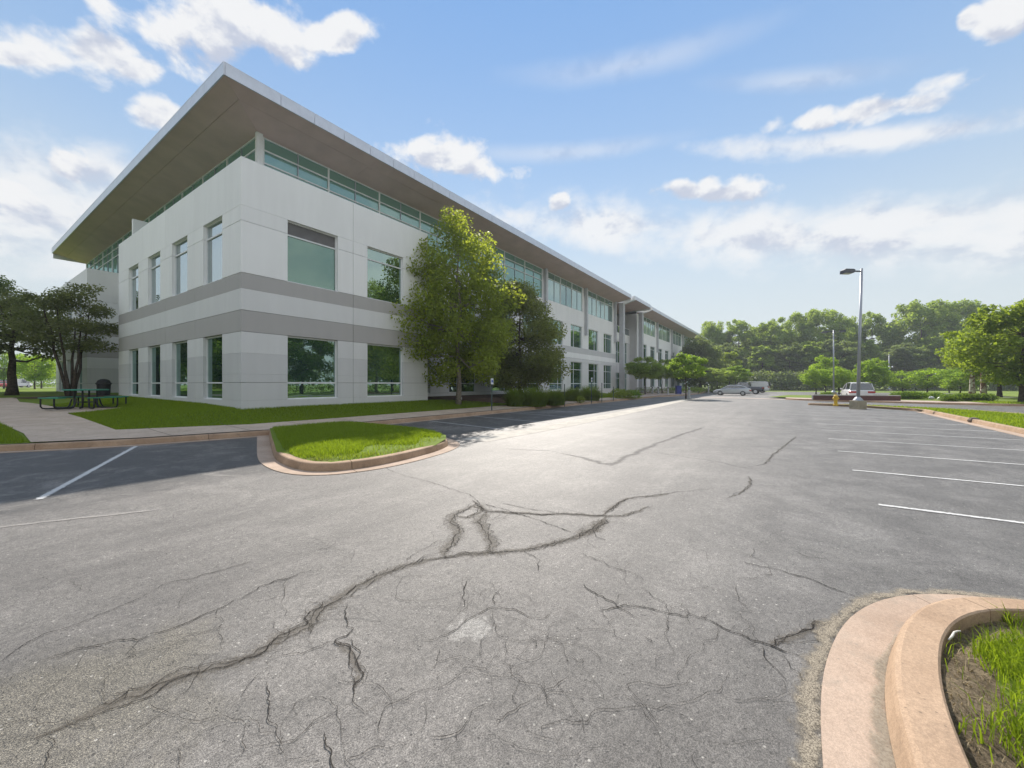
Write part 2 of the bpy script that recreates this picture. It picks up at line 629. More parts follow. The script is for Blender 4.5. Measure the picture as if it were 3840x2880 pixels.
def blinds_glass():
    m = glass_mat('glass_with_blinds', (0.40, 0.50, 0.48), (0.62, 0.80, 0.80), 0.30)
    k = NT(m.node_tree)
    d = [n for n in m.node_tree.nodes if n.type == 'BSDF_DIFFUSE'][0]
    g = k.add('ShaderNodeNewGeometry').outputs['Position']
    sp = k.add('ShaderNodeSeparateXYZ')
    k.l.new(g, sp.inputs[0])
    sl_ = k.math('PINGPONG', sp.outputs[0], 0.11)
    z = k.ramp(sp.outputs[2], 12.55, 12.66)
    oi = k.add('ShaderNodeObjectInfo').outputs['Random']
    c = k.mix(k.ramp(sl_, 0.02, 0.09), (0.27, 0.36, 0.34), (0.50, 0.58, 0.55))
    c = k.mix(k.math('MULTIPLY', k.math('LESS_THAN', oi, 0.12), 0.7), c, (0.05, 0.10, 0.09))
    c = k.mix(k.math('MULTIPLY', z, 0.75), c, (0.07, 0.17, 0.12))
    k.l.new(c, d.inputs[0])
    return m


M_glass4 = blinds_glass()
M_glasst = glass_mat('glass_upper_teal', (0.035, 0.10, 0.075), (0.50, 0.70, 0.62), 0.25)
M_blind = plain('window_blind', (0.12, 0.115, 0.115), 0.5)
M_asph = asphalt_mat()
M_lawn = ground_mat('lawn_soil', (0.11, 0.16, 0.014), (0.15, 0.21, 0.02), 0.5, 25)
M_field = ground_mat('field', (0.12, 0.17, 0.02), (0.17, 0.23, 0.03), 0.08, 2.0)
M_mulch = ground_mat('mulch', (0.045, 0.03, 0.022), (0.13, 0.085, 0.06), 2.0, 40, 0.9)
M_straw = ground_mat('dry_thatch', (0.10, 0.075, 0.045), (0.33, 0.26, 0.17), 6.0, 60, 1.0)
M_conc = concrete_mat('concrete', (0.46, 0.365, 0.285), (0.56, 0.455, 0.365))
M_kerb = concrete_mat('kerb_concrete', (0.33, 0.225, 0.15), (0.45, 0.32, 0.222), (0.17, 0.125, 0.09))
M_gutter = concrete_mat('gutter_concrete', (0.37, 0.275, 0.21), (0.47, 0.36, 0.283), (0.27, 0.235, 0.19))
M_valley = concrete_mat('valley_concrete', (0.38, 0.355, 0.32), (0.52, 0.49, 0.44))
M_plaza = concrete_mat('plaza_pavers', (0.40, 0.31, 0.27), (0.50, 0.41, 0.36))
M_paint = ribbon_mat('white_paint', (0.66, 0.66, 0.645), 0.40, 1.05, 26, 2.3, 0.78)
M_paintw = ribbon_mat('worn_paint', (0.66, 0.66, 0.65), 0.35, 1.0, 14, 1.9, 0.75)
M_crack = ribbon_mat('crack_core', (0.016, 0.014, 0.012), 0.20, 0.62, 60, 1.8, 0.85)
M_crackt = ribbon_mat('crack_thin', (0.026, 0.023, 0.02), 0.25, 0.65, 50, 1.4, 0.92)
M_stain = ribbon_mat('crack_dust', (0.135, 0.119, 0.098), 0.0, 0.9, 30, 2.6, 0.5, (0.20, 0.18, 0.152), 120)
M_grit = ribbon_mat('grit', (0.11, 0.092, 0.07), 0.05, 0.95, 14, 2.2, 0.9, (0.40, 0.35, 0.27), 140)
M_seal = ribbon_mat('seam', (0.12, 0.115, 0.11), 0.0, 1.0, 7, 1.8, 0.35)
M_bark = plain('bark', (0.075, 0.058, 0.045), 0.9, 0, 0.4, 9, 0.2, 0.8, 18)
M_barkp = plain('pale_bark', (0.22, 0.19, 0.16), 0.9, 0, 0.35, 9, 0.2, 0.8, 18)
M_leafA = leaf_mat('leaf_oak', (0.095, 0.14, 0.025), (0.21, 0.265, 0.035), (0.56, 0.64, 0.06), 0.5)
M_leafB = leaf_mat('leaf_dark', (0.07, 0.11, 0.05), (0.145, 0.195, 0.065), (0.34, 0.43, 0.09), 0.47)
M_leafO = leaf_mat('leaf_olive', (0.085, 0.115, 0.038), (0.18, 0.21, 0.055), (0.42, 0.46, 0.08), 0.48)
M_leafC = leaf_mat('leaf_bright', (0.09, 0.18, 0.015), (0.18, 0.29, 0.022), (0.46, 0.66, 0.035), 0.5)
M_leafD = leaf_mat('leaf_wood', (0.075, 0.14, 0.03), (0.165, 0.25, 0.044), (0.48, 0.62, 0.075), 0.52)
M_leafE = leaf_mat('leaf_maple', (0.08, 0.14, 0.015), (0.17, 0.24, 0.025), (0.44, 0.56, 0.04), 0.5)
M_leafR = leaf_mat('leaf_purple_green', (0.08, 0.10, 0.055), (0.17, 0.18, 0.085), (0.36, 0.40, 0.11), 0.48)
M_leafY = leaf_mat('leaf_yellow', (0.12, 0.17, 0.02), (0.24, 0.30, 0.03), (0.4, 0.5, 0.04))
M_grass = leaf_mat('grass_blade', (0.115, 0.175, 0.012), (0.20, 0.275, 0.022), (0.42, 0.56, 0.03), 0.42)
M_grassd = leaf_mat('grass_dry', (0.20, 0.15, 0.08), (0.42, 0.34, 0.2), (0.3, 0.22, 0.1), 0.2)
M_orn = leaf_mat('ornamental_blade', (0.075, 0.135, 0.012), (0.17, 0.24, 0.025), (0.38, 0.48, 0.04), 0.45)
M_hedge = leaf_mat('hedge_leaf', (0.07, 0.14, 0.008), (0.16, 0.27, 0.016), (0.36, 0.52, 0.03), 0.4)
M_black = plain('black_rubber', (0.018, 0.018, 0.02), 0.7)
M_dark = plain('dark_trim', (0.03, 0.03, 0.033), 0.45)
M_pole = plain('galvanised_pole', (0.36, 0.38, 0.42), 0.45, 0.5, 0.06)
M_head = plain('lamp_head', (0.07, 0.075, 0.09), 0.5, 0.2)
M_lens = plain('lamp_lens', (0.5, 0.5, 0.48), 0.3)
M_yel = plain('hydrant_yellow', (0.62, 0.40, 0.02), 0.4, 0, 0.15)
M_greent = plain('table_green', (0.03, 0.22, 0.14), 0.45, 0, 0.1)
M_frameb = plain('table_frame', (0.014, 0.014, 0.016), 0.5)
M_chrome = plain('rim_metal', (0.55, 0.56, 0.58), 0.3, 0.8)
M_cglass = glass_mat('car_glass', (0.01, 0.012, 0.014), (0.7, 0.74, 0.78), 0.18)
M_red = plain('tail_light', (0.42, 0.015, 0.015), 0.25)
M_headl = plain('head_light', (0.7, 0.72, 0.75), 0.15)
M_plate = plain('plate', (0.6, 0.6, 0.58), 0.5)
M_blue = plain('blue_paint', (0.02, 0.035, 0.22), 0.4)
M_sign = plain('sign_white', (0.75, 0.76, 0.78), 0.4)
M_signb = plain('sign_blue', (0.02, 0.09, 0.36), 0.4)
M_signp = plain('sign_post', (0.05, 0.075, 0.07), 0.5)
M_boll = plain('bollard_metal', (0.40, 0.41, 0.42), 0.45, 0.3)
M_rock = plain('rock', (0.16, 0.13, 0.11), 0.9, 0, 0.3, 12, 0.2, 0.6, 30)
M_twig = plain('pale_twig', (0.62, 0.58, 0.52), 0.8)
M_stone = plain('seat_wall_cap', (0.42, 0.40, 0.37), 0.8)
M_pier = concrete_mat('pier_concrete', (0.30, 0.265, 0.19), (0.40, 0.36, 0.27))


def carpaint(name, col, metal=0.3):
    if name in MATS: return MATS[name]
    m, k, out = newmat(name)
    b = pbsdf(k, col, 0.32, metal, 0.5)
    b.inputs['Coat Weight'].default_value = 0.6
    b.inputs['Coat Roughness'].default_value = 0.04
    k.l.new(b.outputs[0], out.inputs[0])
    MATS[name] = m
    return m


def brick_mat():
    return plain('brick_maroon', (0.13, 0.055, 0.05), 0.85, 0, 0.35, 14, 0.3, 0.4, 40)


# ------------------------------------------------------------------ terrain on the building side
KX = np.array([-60, -12.0, -5.85, -3.66, -1.12, -0.77, 2.3, 200.0])
KY = np.array([18.0, 1.9, -1.95, -3.15, -3.84, -3.95, -4.15, -4.15])


def sm(t):
    t = np.clip(t, 0, 1)
    return t * t * (3 - 2 * t)


def H(x, y):
    x = np.asarray(x, float)
    y = np.asarray(y, float)
    s = y - np.interp(x, KX, KY)
    h1 = np.interp(s, [0, 1.9, 2.4, 4.0, 7.5, 30], [0.15, 0.205, 0.25, 0.62, 0.72, 0.92])
    h2 = np.interp(s, [0, 1.9, 6, 14, 40], [0.15, 0.20, 0.42, 0.70, 0.95])
    t = sm((x + 3.6) / 3.4)
    h = h1 * t + h2 * (1 - t)
    # the entrance court is level with the lot
    e = sm((x - 36) / 6)
    he = np.interp(s, [0, 4, 8], [0.15, 0.2, 0.25])
    return h * (1 - e) + he * e


def GT(px, py):
    r = (px - 1920) / FPX
    t = (1440 - py) / FPX
    d = np.linspace(3, 140, 6000)
    P = CAM[:2][None, :] + d[:, None] * (FW + r * RT)[None, :]
    z = CAM[2] + d * t
    below = np.nonzero(z <= H(P[:, 0], P[:, 1]))[0]
    i = below[0] if len(below) else -1
    return np.array([P[i, 0], P[i, 1], float(H(P[i, 0], P[i, 1]))])


def inpoly(P, poly):
    x, y = P[:, 0], P[:, 1]
    r = np.zeros(len(P), bool)
    n = len(poly)
    for i in range(n):
        x0, y0 = poly[i][:2]
        x1, y1 = poly[(i + 1) % n][:2]
        c = ((y0 > y) != (y1 > y)) & (x < (x1 - x0) * (y - y0) / (y1 - y0 + 1e-12) + x0)
        r ^= c
    return r


def drape(name, poly, step, zf, mat, off=0.0, kind='structure', parent=None):
    """a polygon laid over the terrain: constrained triangulation with extra points every 'step' metres"""
    ring = []
    n = len(poly)
    for i in range(n):
        p, q = np.array(poly[i][:2], float), np.array(poly[(i + 1) % n][:2], float)
        d = np.linalg.norm(q - p)
        if d < 1e-5: continue
        k = max(1, int(d / step)) if step else 1
        for j in range(k):
            ring.append(tuple(p + (q - p) * j / k))
    pts = list(ring)
    if step:
        A = np.array(ring)
        gx, gy = np.meshgrid(np.arange(A[:, 0].min(), A[:, 0].max(), step), np.arange(A[:, 1].min(), A[:, 1].max(), step))
        Gp = np.stack([gx.ravel() + 0.013, gy.ravel() + 0.017], 1)
        Gp = Gp[inpoly(Gp, ring)]
        pts += [tuple(p) for p in Gp]
    from mathutils.geometry import delaunay_2d_cdt
    m = len(ring)
    vo, eo, fo, _, _, _ = delaunay_2d_cdt([Vector(p) for p in pts], [(i, (i + 1) % m) for i in range(m)], [], 1, 1e-5)
    me = bpy.data.meshes.new(name)
    vz = [(v.x, v.y, (float(zf(v.x, v.y)) if zf else 0.0) + off) for v in vo]
    fl = []
    for f in fo:
        p0, p1, p2 = vo[f[0]], vo[f[1]], vo[f[2]]
        fl.append(list(f) if (p1 - p0).cross(p2 - p0) > 0 else list(f)[::-1])
    me.from_pydata(vz, [], fl)
    me.polygons.foreach_set('use_smooth', [True] * len(fl))
    me.update()
    o = link(name, me, mat, parent)
    if parent is None:
        tag(o, kind=kind)
    return o


def flat(z):
    return lambda x, y: z


# ground to the horizon, the parking lot above it
drape('ground', [(-900, -900), (1200, -900), (1200, 1200), (-900, 1200)], 0, flat(-0.04), M_field)
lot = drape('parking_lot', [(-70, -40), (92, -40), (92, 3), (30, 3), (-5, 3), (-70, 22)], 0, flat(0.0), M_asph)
# lawns and beds
lawn_poly = [(-60, 18.2), (-12, 2.1), (-5.85, -1.75), (-3.66, -2.95), (-1.12, -3.64), (2.3, -3.95), (41, -3.95), (41, 3.3), (14, 3.3), (9.6, 3.3), (9.6, 0.1), (0.1, 0.1), (0.1, 17.4), (2.2, 17.4), (2.2, 26.3), (0.1, 26.3), (0.1, 39), (3, 60), (-60, 60)]
drape('lawn', lawn_poly, 0.5, H, M_lawn)
far_lawn = drape('field', [(-60, 60), (3, 60), (3, 39.5), (70, 60), (70, 140), (-60, 140)], 0, flat(0.75), M_field)

# sidewalk: along the kerb, widening to the left
sw_poly = [(-14, 3.2), (-5.85, -1.85), (-3.66, -3.05), (-1.12, -3.74), (-0.6, -3.88), (2.3, -4.05), (41, -4.05), (41, -2.25), (2.3, -2.25), (-0.5, -2.1),
           (-2.4, -1.55), (-3.55, -0.2)]
pA = GT(252, 1552); pB = GT(434, 1614); pC = GT(469, 1530); pE = GT(60, 1492); pF = GT(0, 1488); pD = GT(108, 1514)
pG = GT(104, 1630); pH = GT(0, 1565)
sw_poly = [(pG[0] - 0.12, -1.98), (-3.66, -3.05), (-1.12, -3.74), (-0.6, -3.88), (2.3, -4.05), (41, -4.05), (41, -2.25), (2.3, -2.25), (-0.6, -2.1), (pB[0], pB[1]),
           (pA[0], pA[1]), (pC[0], pC[1]), (pC[0] - 1.6, pC[1] + 3.2), (pD[0] - 0.1, pD[1] + 2.0), (pE[0], pE[1]), (pE[0] - 3.2, pE[1] - 1.0), (pH[0] - 0.3, pH[1]), (pG[0] - 0.05, pG[1] + 0.2)]
sw = drape('sidewalk', sw_poly, 0.6, H, M_conc, 0.018)
# joints scored across the walk
mb = MB()
for xx in np.arange(-3.0, 41, 1.8):
    y0, y1 = float(np.interp(xx, KX, KY)) + 0.13, (-2.15 if xx > -0.5 else -1.6 + (xx + 0.5) * -0.35)
    for a, b in zip(np.linspace(y0, y1, 5)[:-1], np.linspace(y0, y1, 5)[1:]):
        q = [(xx, a), (xx + 0.022, a), (xx + 0.022, b), (xx, b)]
        mb.face([mb.vert((p[0], p[1], float(H(p[0], p[1])) + 0.023)) for p in q])
jt = mb.build('walk_joint', plain('walk_joint', (0.16, 0.13, 0.1), 0.9), sw, fix=False)

# mulch beds in front of the recessed facade
drape('mulch_bed', [(9.75, 3.15), (9.75, 0.6), (11.0, -0.55), (13, -1.3), (16, -1.8), (20, -2.1), (30, -2.0), (33, -0.4), (33, 3.15)], 0.6, H, M_mulch, 0.02)
t_l = PD(268, 24.5)
drape('mulch_ring', [(t_l[0] + 2.2 * math.cos(a) * (1 + 0.08 * math.sin(3 * a)), t_l[1] + 2.2 * math.sin(a)) for a in np.linspace(0, 2 * math.pi, 20)[:-1]], 0.5, H, M_mulch, 0.022)

# island, left of the lane
isl = [(-0.77, -3.97), (-1.82, -6.41), (-2.55, -8.18), (-2.83, -9.21), (-2.87, -9.96), (-2.67, -10.38), (-2.33, -10.57), (-1.83, -10.67), (-1.04, -10.63),
       (-0.0, -10.41), (0.7, -10.09), (1.1, -9.7), (1.52, -8.96), (1.92, -7.64), (2.16, -6.0), (2.22, -4.86), (2.3, -4.15)]


def smooth_path(pts, n=90):
    P = np.array([p[:2] for p in pts], float)
    # Catmull-Rom then uniform resample
    out = []
    Q = np.vstack([2 * P[0] - P[1], P, 2 * P[-1] - P[-2]])
    for i in range(1, len(Q) - 2):
        for t in np.linspace(0, 1, 12, endpoint=False):
            a, b, c, d = Q[i - 1], Q[i], Q[i + 1], Q[i + 2]
            out.append(0.5 * ((2 * b) + (-a + c) * t + (2 * a - 5 * b + 4 * c - d) * t * t + (-a + 3 * b - 3 * c + d) * t ** 3))
    out.append(P[-1])
    out = np.array(out)
    L = np.concatenate([[0], np.cumsum(np.linalg.norm(np.diff(out, axis=0), axis=1))])
    s = np.linspace(0, L[-1], n)
    return np.stack([np.interp(s, L, out[:, 0]), np.interp(s, L, out[:, 1])], 1), L[-1]


def normals2(P, side):
    T = np.gradient(P, axis=0)
    T /= np.linalg.norm(T, axis=1)[:, None] + 1e-9
    return np.stack([-T[:, 1], T[:, 0]], 1) * side


def kerb_run(name, pts, side, joint=3.0, gutter=0.42, width=0.17, hgt=0.15, zb=0.0, straight=False, rise=None, gmat=None):
    """kerb sections with open joints along a path whose line is the kerb's front top edge; 'side' points to the soil"""
    if straight:
        P = np.array(pts, float)
        L = np.linalg.norm(np.diff(P, axis=0), axis=1).sum()
        n = max(2, int(L / 0.5))
        P, L = smooth_path(pts, n) if len(pts) > 2 else (np.stack([np.linspace(P[0, i], P[-1, i], n) for i in (0, 1)], 1), L)
    else:
        _, L = smooth_path(pts, 10)
        P, L = smooth_path(pts, max(20, int(L / 0.12)))
    N = normals2(P, side)
    root = empty(name, (0, 0, 0), kind='structure')
    prof = [(-0.03, -0.05), (-0.022, 0.03), (-0.004, hgt - 0.035), (0.006, hgt - 0.012), (0.028, hgt), (width - 0.012, hgt), (width, hgt - 0.012), (width, -0.05)]
    step = L / (len(P) - 1)
    per = max(2, int(round(joint / step)))
    i = 0
    while i < len(P) - 1:
        j = min(i + per, len(P) - 1)
        if len(P) - 1 - j < per * 0.4:
            j = len(P) - 1
        idx = np.arange(i, j + 1)
        Q = P[idx].copy()
        if i > 0: Q[0] += (Q[1] - Q[0]) / np.linalg.norm(Q[1] - Q[0]) * 0.006
        if j < len(P) - 1: Q[-1] += (Q[-2] - Q[-1]) / np.linalg.norm(Q[-2] - Q[-1]) * 0.006
        mb = MB()
        prev = None
        for a in range(len(Q)):
            r = mb.ring([(Q[a, 0] + N[idx[a], 0] * o, Q[a, 1] + N[idx[a], 1] * o, zb + z) for o, z in prof])
            if prev: mb.bridge(prev, r)
            else: mb.face(r[::-1])
            prev = r
        mb.face(prev)
        mb.build('kerb_section', M_kerb, root, smooth=False)
        if gutter:
            mb = MB()
            prev = None
            for a in range(len(Q)):
                r = mb.ring([(Q[a, 0] + N[idx[a], 0] * o, Q[a, 1] + N[idx[a], 1] * o, zb + z) for o, z in ((-gutter, -0.03), (-gutter, 0.012), (-0.03, 0.006), (-0.03, -0.03))])
                if prev: mb.bridge(prev, r)
                else: mb.face(r[::-1])
                prev = r
            mb.face(prev)
            mb.build('gutter_slab', gmat or M_gutter, root)
        i = j
    return root


kerb_run('island_kerb', isl, 1, 2.4, 0.33)
kerb_run('left_kerb', [(-14, 3.05), (-5.85, -1.98), (-3.66, -3.17), (-1.12, -3.86), (-0.6, -3.99)], 1, 3.4, 0.30)
kerb_run('stall_kerb', [(2.3, -4.15), (20, -4.15), (41, -4.15)], 1, 3.0, 0.30, straight=True)
drape('island_soil', [(x, y) for x, y in isl] + [(0.7, -3.9)], 0.5, lambda x, y: 0.12 + 0.10 * sm(min((x + 2.9), (2.3 - x), (y + 10.7)) / 0.9), M_lawn)

# concrete valley gutter between the stalls and the lane, apron across the lot
def strip(name, pts, w, z, mat, parent=None, seg=3.0):
    P, L = smooth_path(pts, max(3, int(sum(np.linalg.norm(np.diff(np.array(pts, float), axis=0), axis=1)) / 0.5)))
    N = normals2(P, 1)
    mb = MB()
    prev = None
    for a in range(len(P)):
        r = [mb.vert((P[a, 0] - N[a, 0] * w / 2, P[a, 1] - N[a, 1] * w / 2, z)), mb.vert((P[a, 0] + N[a, 0] * w / 2, P[a, 1] + N[a, 1] * w / 2, z))]
        if prev: mb.face([prev[0], r[0], r[1], prev[1]])
        prev = r
    o = mb.build(name, mat, parent, fix=False)
    if parent is None: tag(o, kind='structure')
    return o


strip('concrete_gutter', [(1.9, -10.0), (8, -10.05), (20, -9.6), (33, -8.9), (40, -8.6)], 0.95, 0.005, M_valley)
strip('concrete_apron', [(45, -3.0), (46.0, -9.0), (45.0, -14), (43, -18.2)], 1.6, 0.006, M_plaza)

# near kerb at the lower right: the end of the stall row
def from_px(lst, ox, oy, s, z):
    return [G(ox + a * s, oy + b * s, z)[:2] for a, b in lst]


nk_back = from_px([(1440, 1659), (1380, 1480), (1300, 1270), (1240, 1060), (1225, 900), (1240, 760), (1270, 640), (1350, 570), (1560, 505), (1810, 490)], 2880, 2000, 0.5304, 0.15)
nk_top = from_px([(1030, 1659), (1010, 1400), (975, 1150), (965, 940), (985, 760), (1040, 640), (1100, 560), (1180, 490), (1320, 447), (1500, 432), (1810, 436)], 2880, 2000, 0.5304, 0.15)
nk_gut = from_px([(465, 1659), (430, 1350), (440, 1080), (520, 780), (620, 640), (780, 530), (960, 450), (1150, 420), (1400, 412), (1810, 415)], 2880, 2000, 0.5304, 0.0)
def ext(l, a, b):
    return [np.array(a)] + [np.array(p) for p in l] + [np.array(b)]
nk_back = [(-9.0, -17.87), (-6.0, -17.87), (-4.7, -17.875), (-4.2, -17.9), (-3.82, -17.965), (-3.45, -18.07), (-3.12, -18.24), (-2.9, -18.45), (-2.77, -18.75), (-2.71, -19.2), (-2.68, -20.2), (-2.68, -23.6)]
nk_top = ext(nk_top, (-9.0, -17.67), (-2.03, -23.6))
nk_gut = ext(nk_gut, (-9.0, -17.42), (-1.62, -23.6))
NKN = 120
A_, _ = smooth_path(nk_back, NKN)
for _ in range(3):
    A_[1:-1] = 0.25 * A_[:-2] + 0.5 * A_[1:-1] + 0.25 * A_[2:]
_n = normals2(A_, 1)
Bk = A_ + _n * 0.175
Ck = A_ + _n * 0.45
NKI = A_
nroot = empty('near_kerb', (0, 0, 0), kind='structure')
_j = int(np.argmin(((A_ - np.array([-2.98, -18.36])) ** 2).sum(1)))
seg_b = [0, 28, _j, _j + 26, NKN - 1]
for si in range(len(seg_b) - 1):
    a0, a1 = seg_b[si], seg_b[si + 1]
    mk, mg = MB(), MB()
    pk = pg = None
    for a in range(a0, a1 + 1):
        sh = 0.0
        b, t, c = A_[a].copy(), Bk[a].copy(), Ck[a].copy()
        if a == a0 and si > 0:
            for q, arr in ((b, A_), (t, Bk), (c, Ck)):
                dd = arr[a + 1] - arr[a]
                q += dd / (np.linalg.norm(dd) + 1e-9) * 0.005
        w = (t - b) / (np.linalg.norm(t - b) + 1e-9)
        rk = mk.ring([(b[0], b[1], -0.05), (b[0], b[1], 0.142), (b[0] + w[0] * 0.01, b[1] + w[1] * 0.01, 0.15), (t[0] - w[0] * 0.03, t[1] - w[1] * 0.03, 0.15),
                      (t[0] - w[0] * 0.008, t[1] - w[1] * 0.008, 0.139), (t[0] + w[0] * 0.004, t[1] + w[1] * 0.004, 0.115), (t[0] + w[0] * 0.03, t[1] + w[1] * 0.03, 0.02), (t[0] + w[0] * 0.03, t[1] + w[1] * 0.03, -0.05)])
        f = t + w * 0.031
        rg = mg.ring([(f[0], f[1], -0.04), (f[0], f[1], 0.008), (c[0], c[1], 0.014), (c[0], c[1], -0.04)])
        if pk:
            mk.bridge(pk, rk); mg.bridge(pg, rg)
        else:
            mk.face(rk[::-1]); mg.face(rg[::-1])
        pk, pg = rk, rg
    mk.face(pk); mg.face(pg)
    mk.build('kerb_section', M_kerb, nroot)
    mg.build('gutter_slab', M_gutter, nroot)
near_soil = [tuple(p) for p in A_] + [(-9.0, -23.6)]
turf_in = [tuple(A_[i] - _n[i] * (0.22 + 0.03 * math.sin(i * 0.9))) for i in range(2, NKN - 2)]
drape('island_turf_base', turf_in + [(-8.9, -23.5)], 0.25, lambda x, y: 0.101 + 0.03 * math.sin(x * 5 + y * 3), M_lawn)
drape('island_soil', near_soil, 0.25, lambda x, y: 0.095 + 0.03 * math.sin(x * 5 + y * 3), M_straw)

# strip island with the lamp, road beyond, plaza
rk = kerb_run('row_kerb', [(9.0, -23.45), (25.2, -23.75)], -1, 3.0, 0.34, straight=True)
endk = [(25.2, -23.75), (26.2, -23.5), (29.26, -21.5), (30.6, -19.3), (31.0, -18.7), (31.35, -18.75), (31.3, -19.4), (29.9, -22.3), (27.2, -25.3), (23.0, -27.2), (9, -29.5)]
kerb_run('row_end_kerb', endk, -1, 3.0, 0, 0.15)
drape('row_island_soil', [(x, y) for x, y in endk[0:6]] + [(31.3, -19.4), (29.9, -22.3), (27.2, -25.3), (23.0, -27.2), (9, -29.5), (9, -23.45)], 0.8, flat(0.13), M_lawn)
plk = [(43.5, -17.2), (41.6, -18.6), (40.4, -21.5), (38.6, -26), (37.6, -31), (36.8, -45)]
kerb_run('plaza_kerb', plk, 1, 3.0, 0.3)
drape('plaza', [tuple(p) for p in plk] + [(41, -45), (41.9, -30), (43.5, -24), (46, -17.2)], 0, flat(0.145), M_plaza)
drape('plaza_lawn', [(41.0, -44.9), (41.85, -30), (43.45, -24), (46, -17.3), (47, -15.5), (58, -17.5), (60, -45)], 2.0, flat(0.15), M_lawn)
drape('side_lawn', [(37.9, -29.8), (36.9, -44.8), (41.5, -45), (42.2, -29.5)], 1.0, flat(0.16), M_lawn)
drape('far_lawn', [(92, -40), (92, 4), (60, 6), (140, 90), (260, 60), (260, -140), (120, -140), (62, -41)], 0, flat(0.02), M_field)
drape('entrance_court', [(41, -2.2), (41, -4.05), (45, -4.05), (48, -5.2), (60, -5.6), (72, -5.0), (80, -4), (80, 5), (41, 5)], 2.0, H, M_plaza, 0.012)
kerb_run('entrance_kerb', [(41, -4.15), (45, -4.2), (48, -5.3), (60, -5.7), (72, -5.1), (80, -4.1)], 1, 3.0, 0)


# ------------------------------------------------------------------ painted lines, cracks
def ribbon(name, pts, w, z, mat, parent, step=0.06, jit=0.0, seed=0, wj=0.3, taper=True):
    rng = np.random.default_rng(seed)
    P = np.array([p[:2] for p in pts], float)
    L = np.concatenate([[0], np.cumsum(np.linalg.norm(np.diff(P, axis=0), axis=1))])
    n = int(min(700, max(3, L[-1] / step)))
    s = np.linspace(0, L[-1], n)
    Q = np.stack([np.interp(s, L, P[:, 0]), np.interp(s, L, P[:, 1])], 1)
    N = normals2(Q, 1)
    if jit:
        j = np.zeros(n)
        for fq, am in ((0.25, 1.0), (0.09, 0.9), (0.035, 0.7)):
            kk = max(2, int(L[-1] / fq))
            j += np.interp(s, np.linspace(0, L[-1], kk + 1), rng.normal(0, 1, kk + 1)) * am
        e = np.minimum(s, L[-1] - s) / (L[-1] * 0.5 + 1e-6)
        Q = Q + N * (j * jit * np.clip(e * 6, 0, 1))[:, None]
        N = normals2(Q, 1)
    ww = w * (1 + wj * np.interp(s, np.linspace(0, L[-1], max(2, n // 5)), rng.uniform(-1, 1, max(2, n // 5))))
    if taper:
        ww = ww * np.clip(np.minimum(s, L[-1] - s) / (0.12 * L[-1] + 1e-6), 0.25, 1)
    V = np.zeros((n * 2, 3))
    V[0::2, :2] = Q - N * ww[:, None] / 2
    V[1::2, :2] = Q + N * ww[:, None] / 2
    V[:, 2] = z
    F = [[2 * i, 2 * i + 2, 2 * i + 3, 2 * i + 1] for i in range(n - 1)]
    me = bpy.data.meshes.new(name)
    me.from_pydata(V.tolist(), [], F)
    uv = me.uv_layers.new(name='UVMap')
    u = np.zeros((n - 1, 4, 2))
    u[:, 0, 0] = 0; u[:, 1, 0] = 0; u[:, 2, 0] = 1; u[:, 3, 0] = 1
    u[:, 0, 1] = s[:-1]; u[:, 1, 1] = s[1:]; u[:, 2, 1] = s[1:]; u[:, 3, 1] = s[:-1]
    uv.data.foreach_set('uv', u.ravel())
    return link(name, me, mat, parent)


def c5(l): return [G(a * 0.868, 1840 + b * 0.868) for a, b in l]
def c6(l): return [G(1200 + a * 0.868, 1600 + b * 0.868) for a, b in l]


main = [(c5, [(150, 1075), (380, 975), (500, 915), (600, 885), (700, 835), (830, 790), (960, 750), (1100, 710), (1200, 650), (1330, 580), (1360, 530), (1480, 450), (1620, 380), (1740, 330), (1850, 300), (1950, 280)]),
        (c6, [(500, 575), (620, 550), (740, 545), (880, 535), (1000, 510), (1110, 475), (1180, 450), (1220, 410), (1240, 385)])]
wide = [(c6, [(660, 320), (720, 365), (850, 375), (960, 380), (1060, 378), (1180, 385), (1300, 388), (1340, 375), (1420, 345)], 0.10),
        (c6, [(1220, 385), (1270, 345), (1330, 312), (1440, 300), (1520, 287)], 0.07),
        (c6, [(680, 330), (640, 355), (570, 380), (560, 410), (600, 450), (570, 500), (540, 540), (545, 570)], 0.13),
        (c6, [(720, 370), (680, 410), (720, 460), (740, 510), (720, 540), (690, 548)], 0.14),
        (c6, [(660, 345), (700, 360), (640, 395), (590, 390)], 0.08),
        (c6, [(1950, 950), (2040, 915), (2110, 880), (2160, 850), (2212, 850)], 0.07),
        (c6, [(1110, 475), (1190, 440), (1225, 400)], 0.16),
        (c6, [(1850, 215), (1860, 250), (1830, 280), (1760, 310)], 0.035),
        (c6, [(1840, 175), (1920, 165), (1960, 120), (2060, 40)], 0.05),
        (c5, [(1450, 655), (1500, 690), (1550, 760), (1560, 800), (1540, 850)], 0.05)]
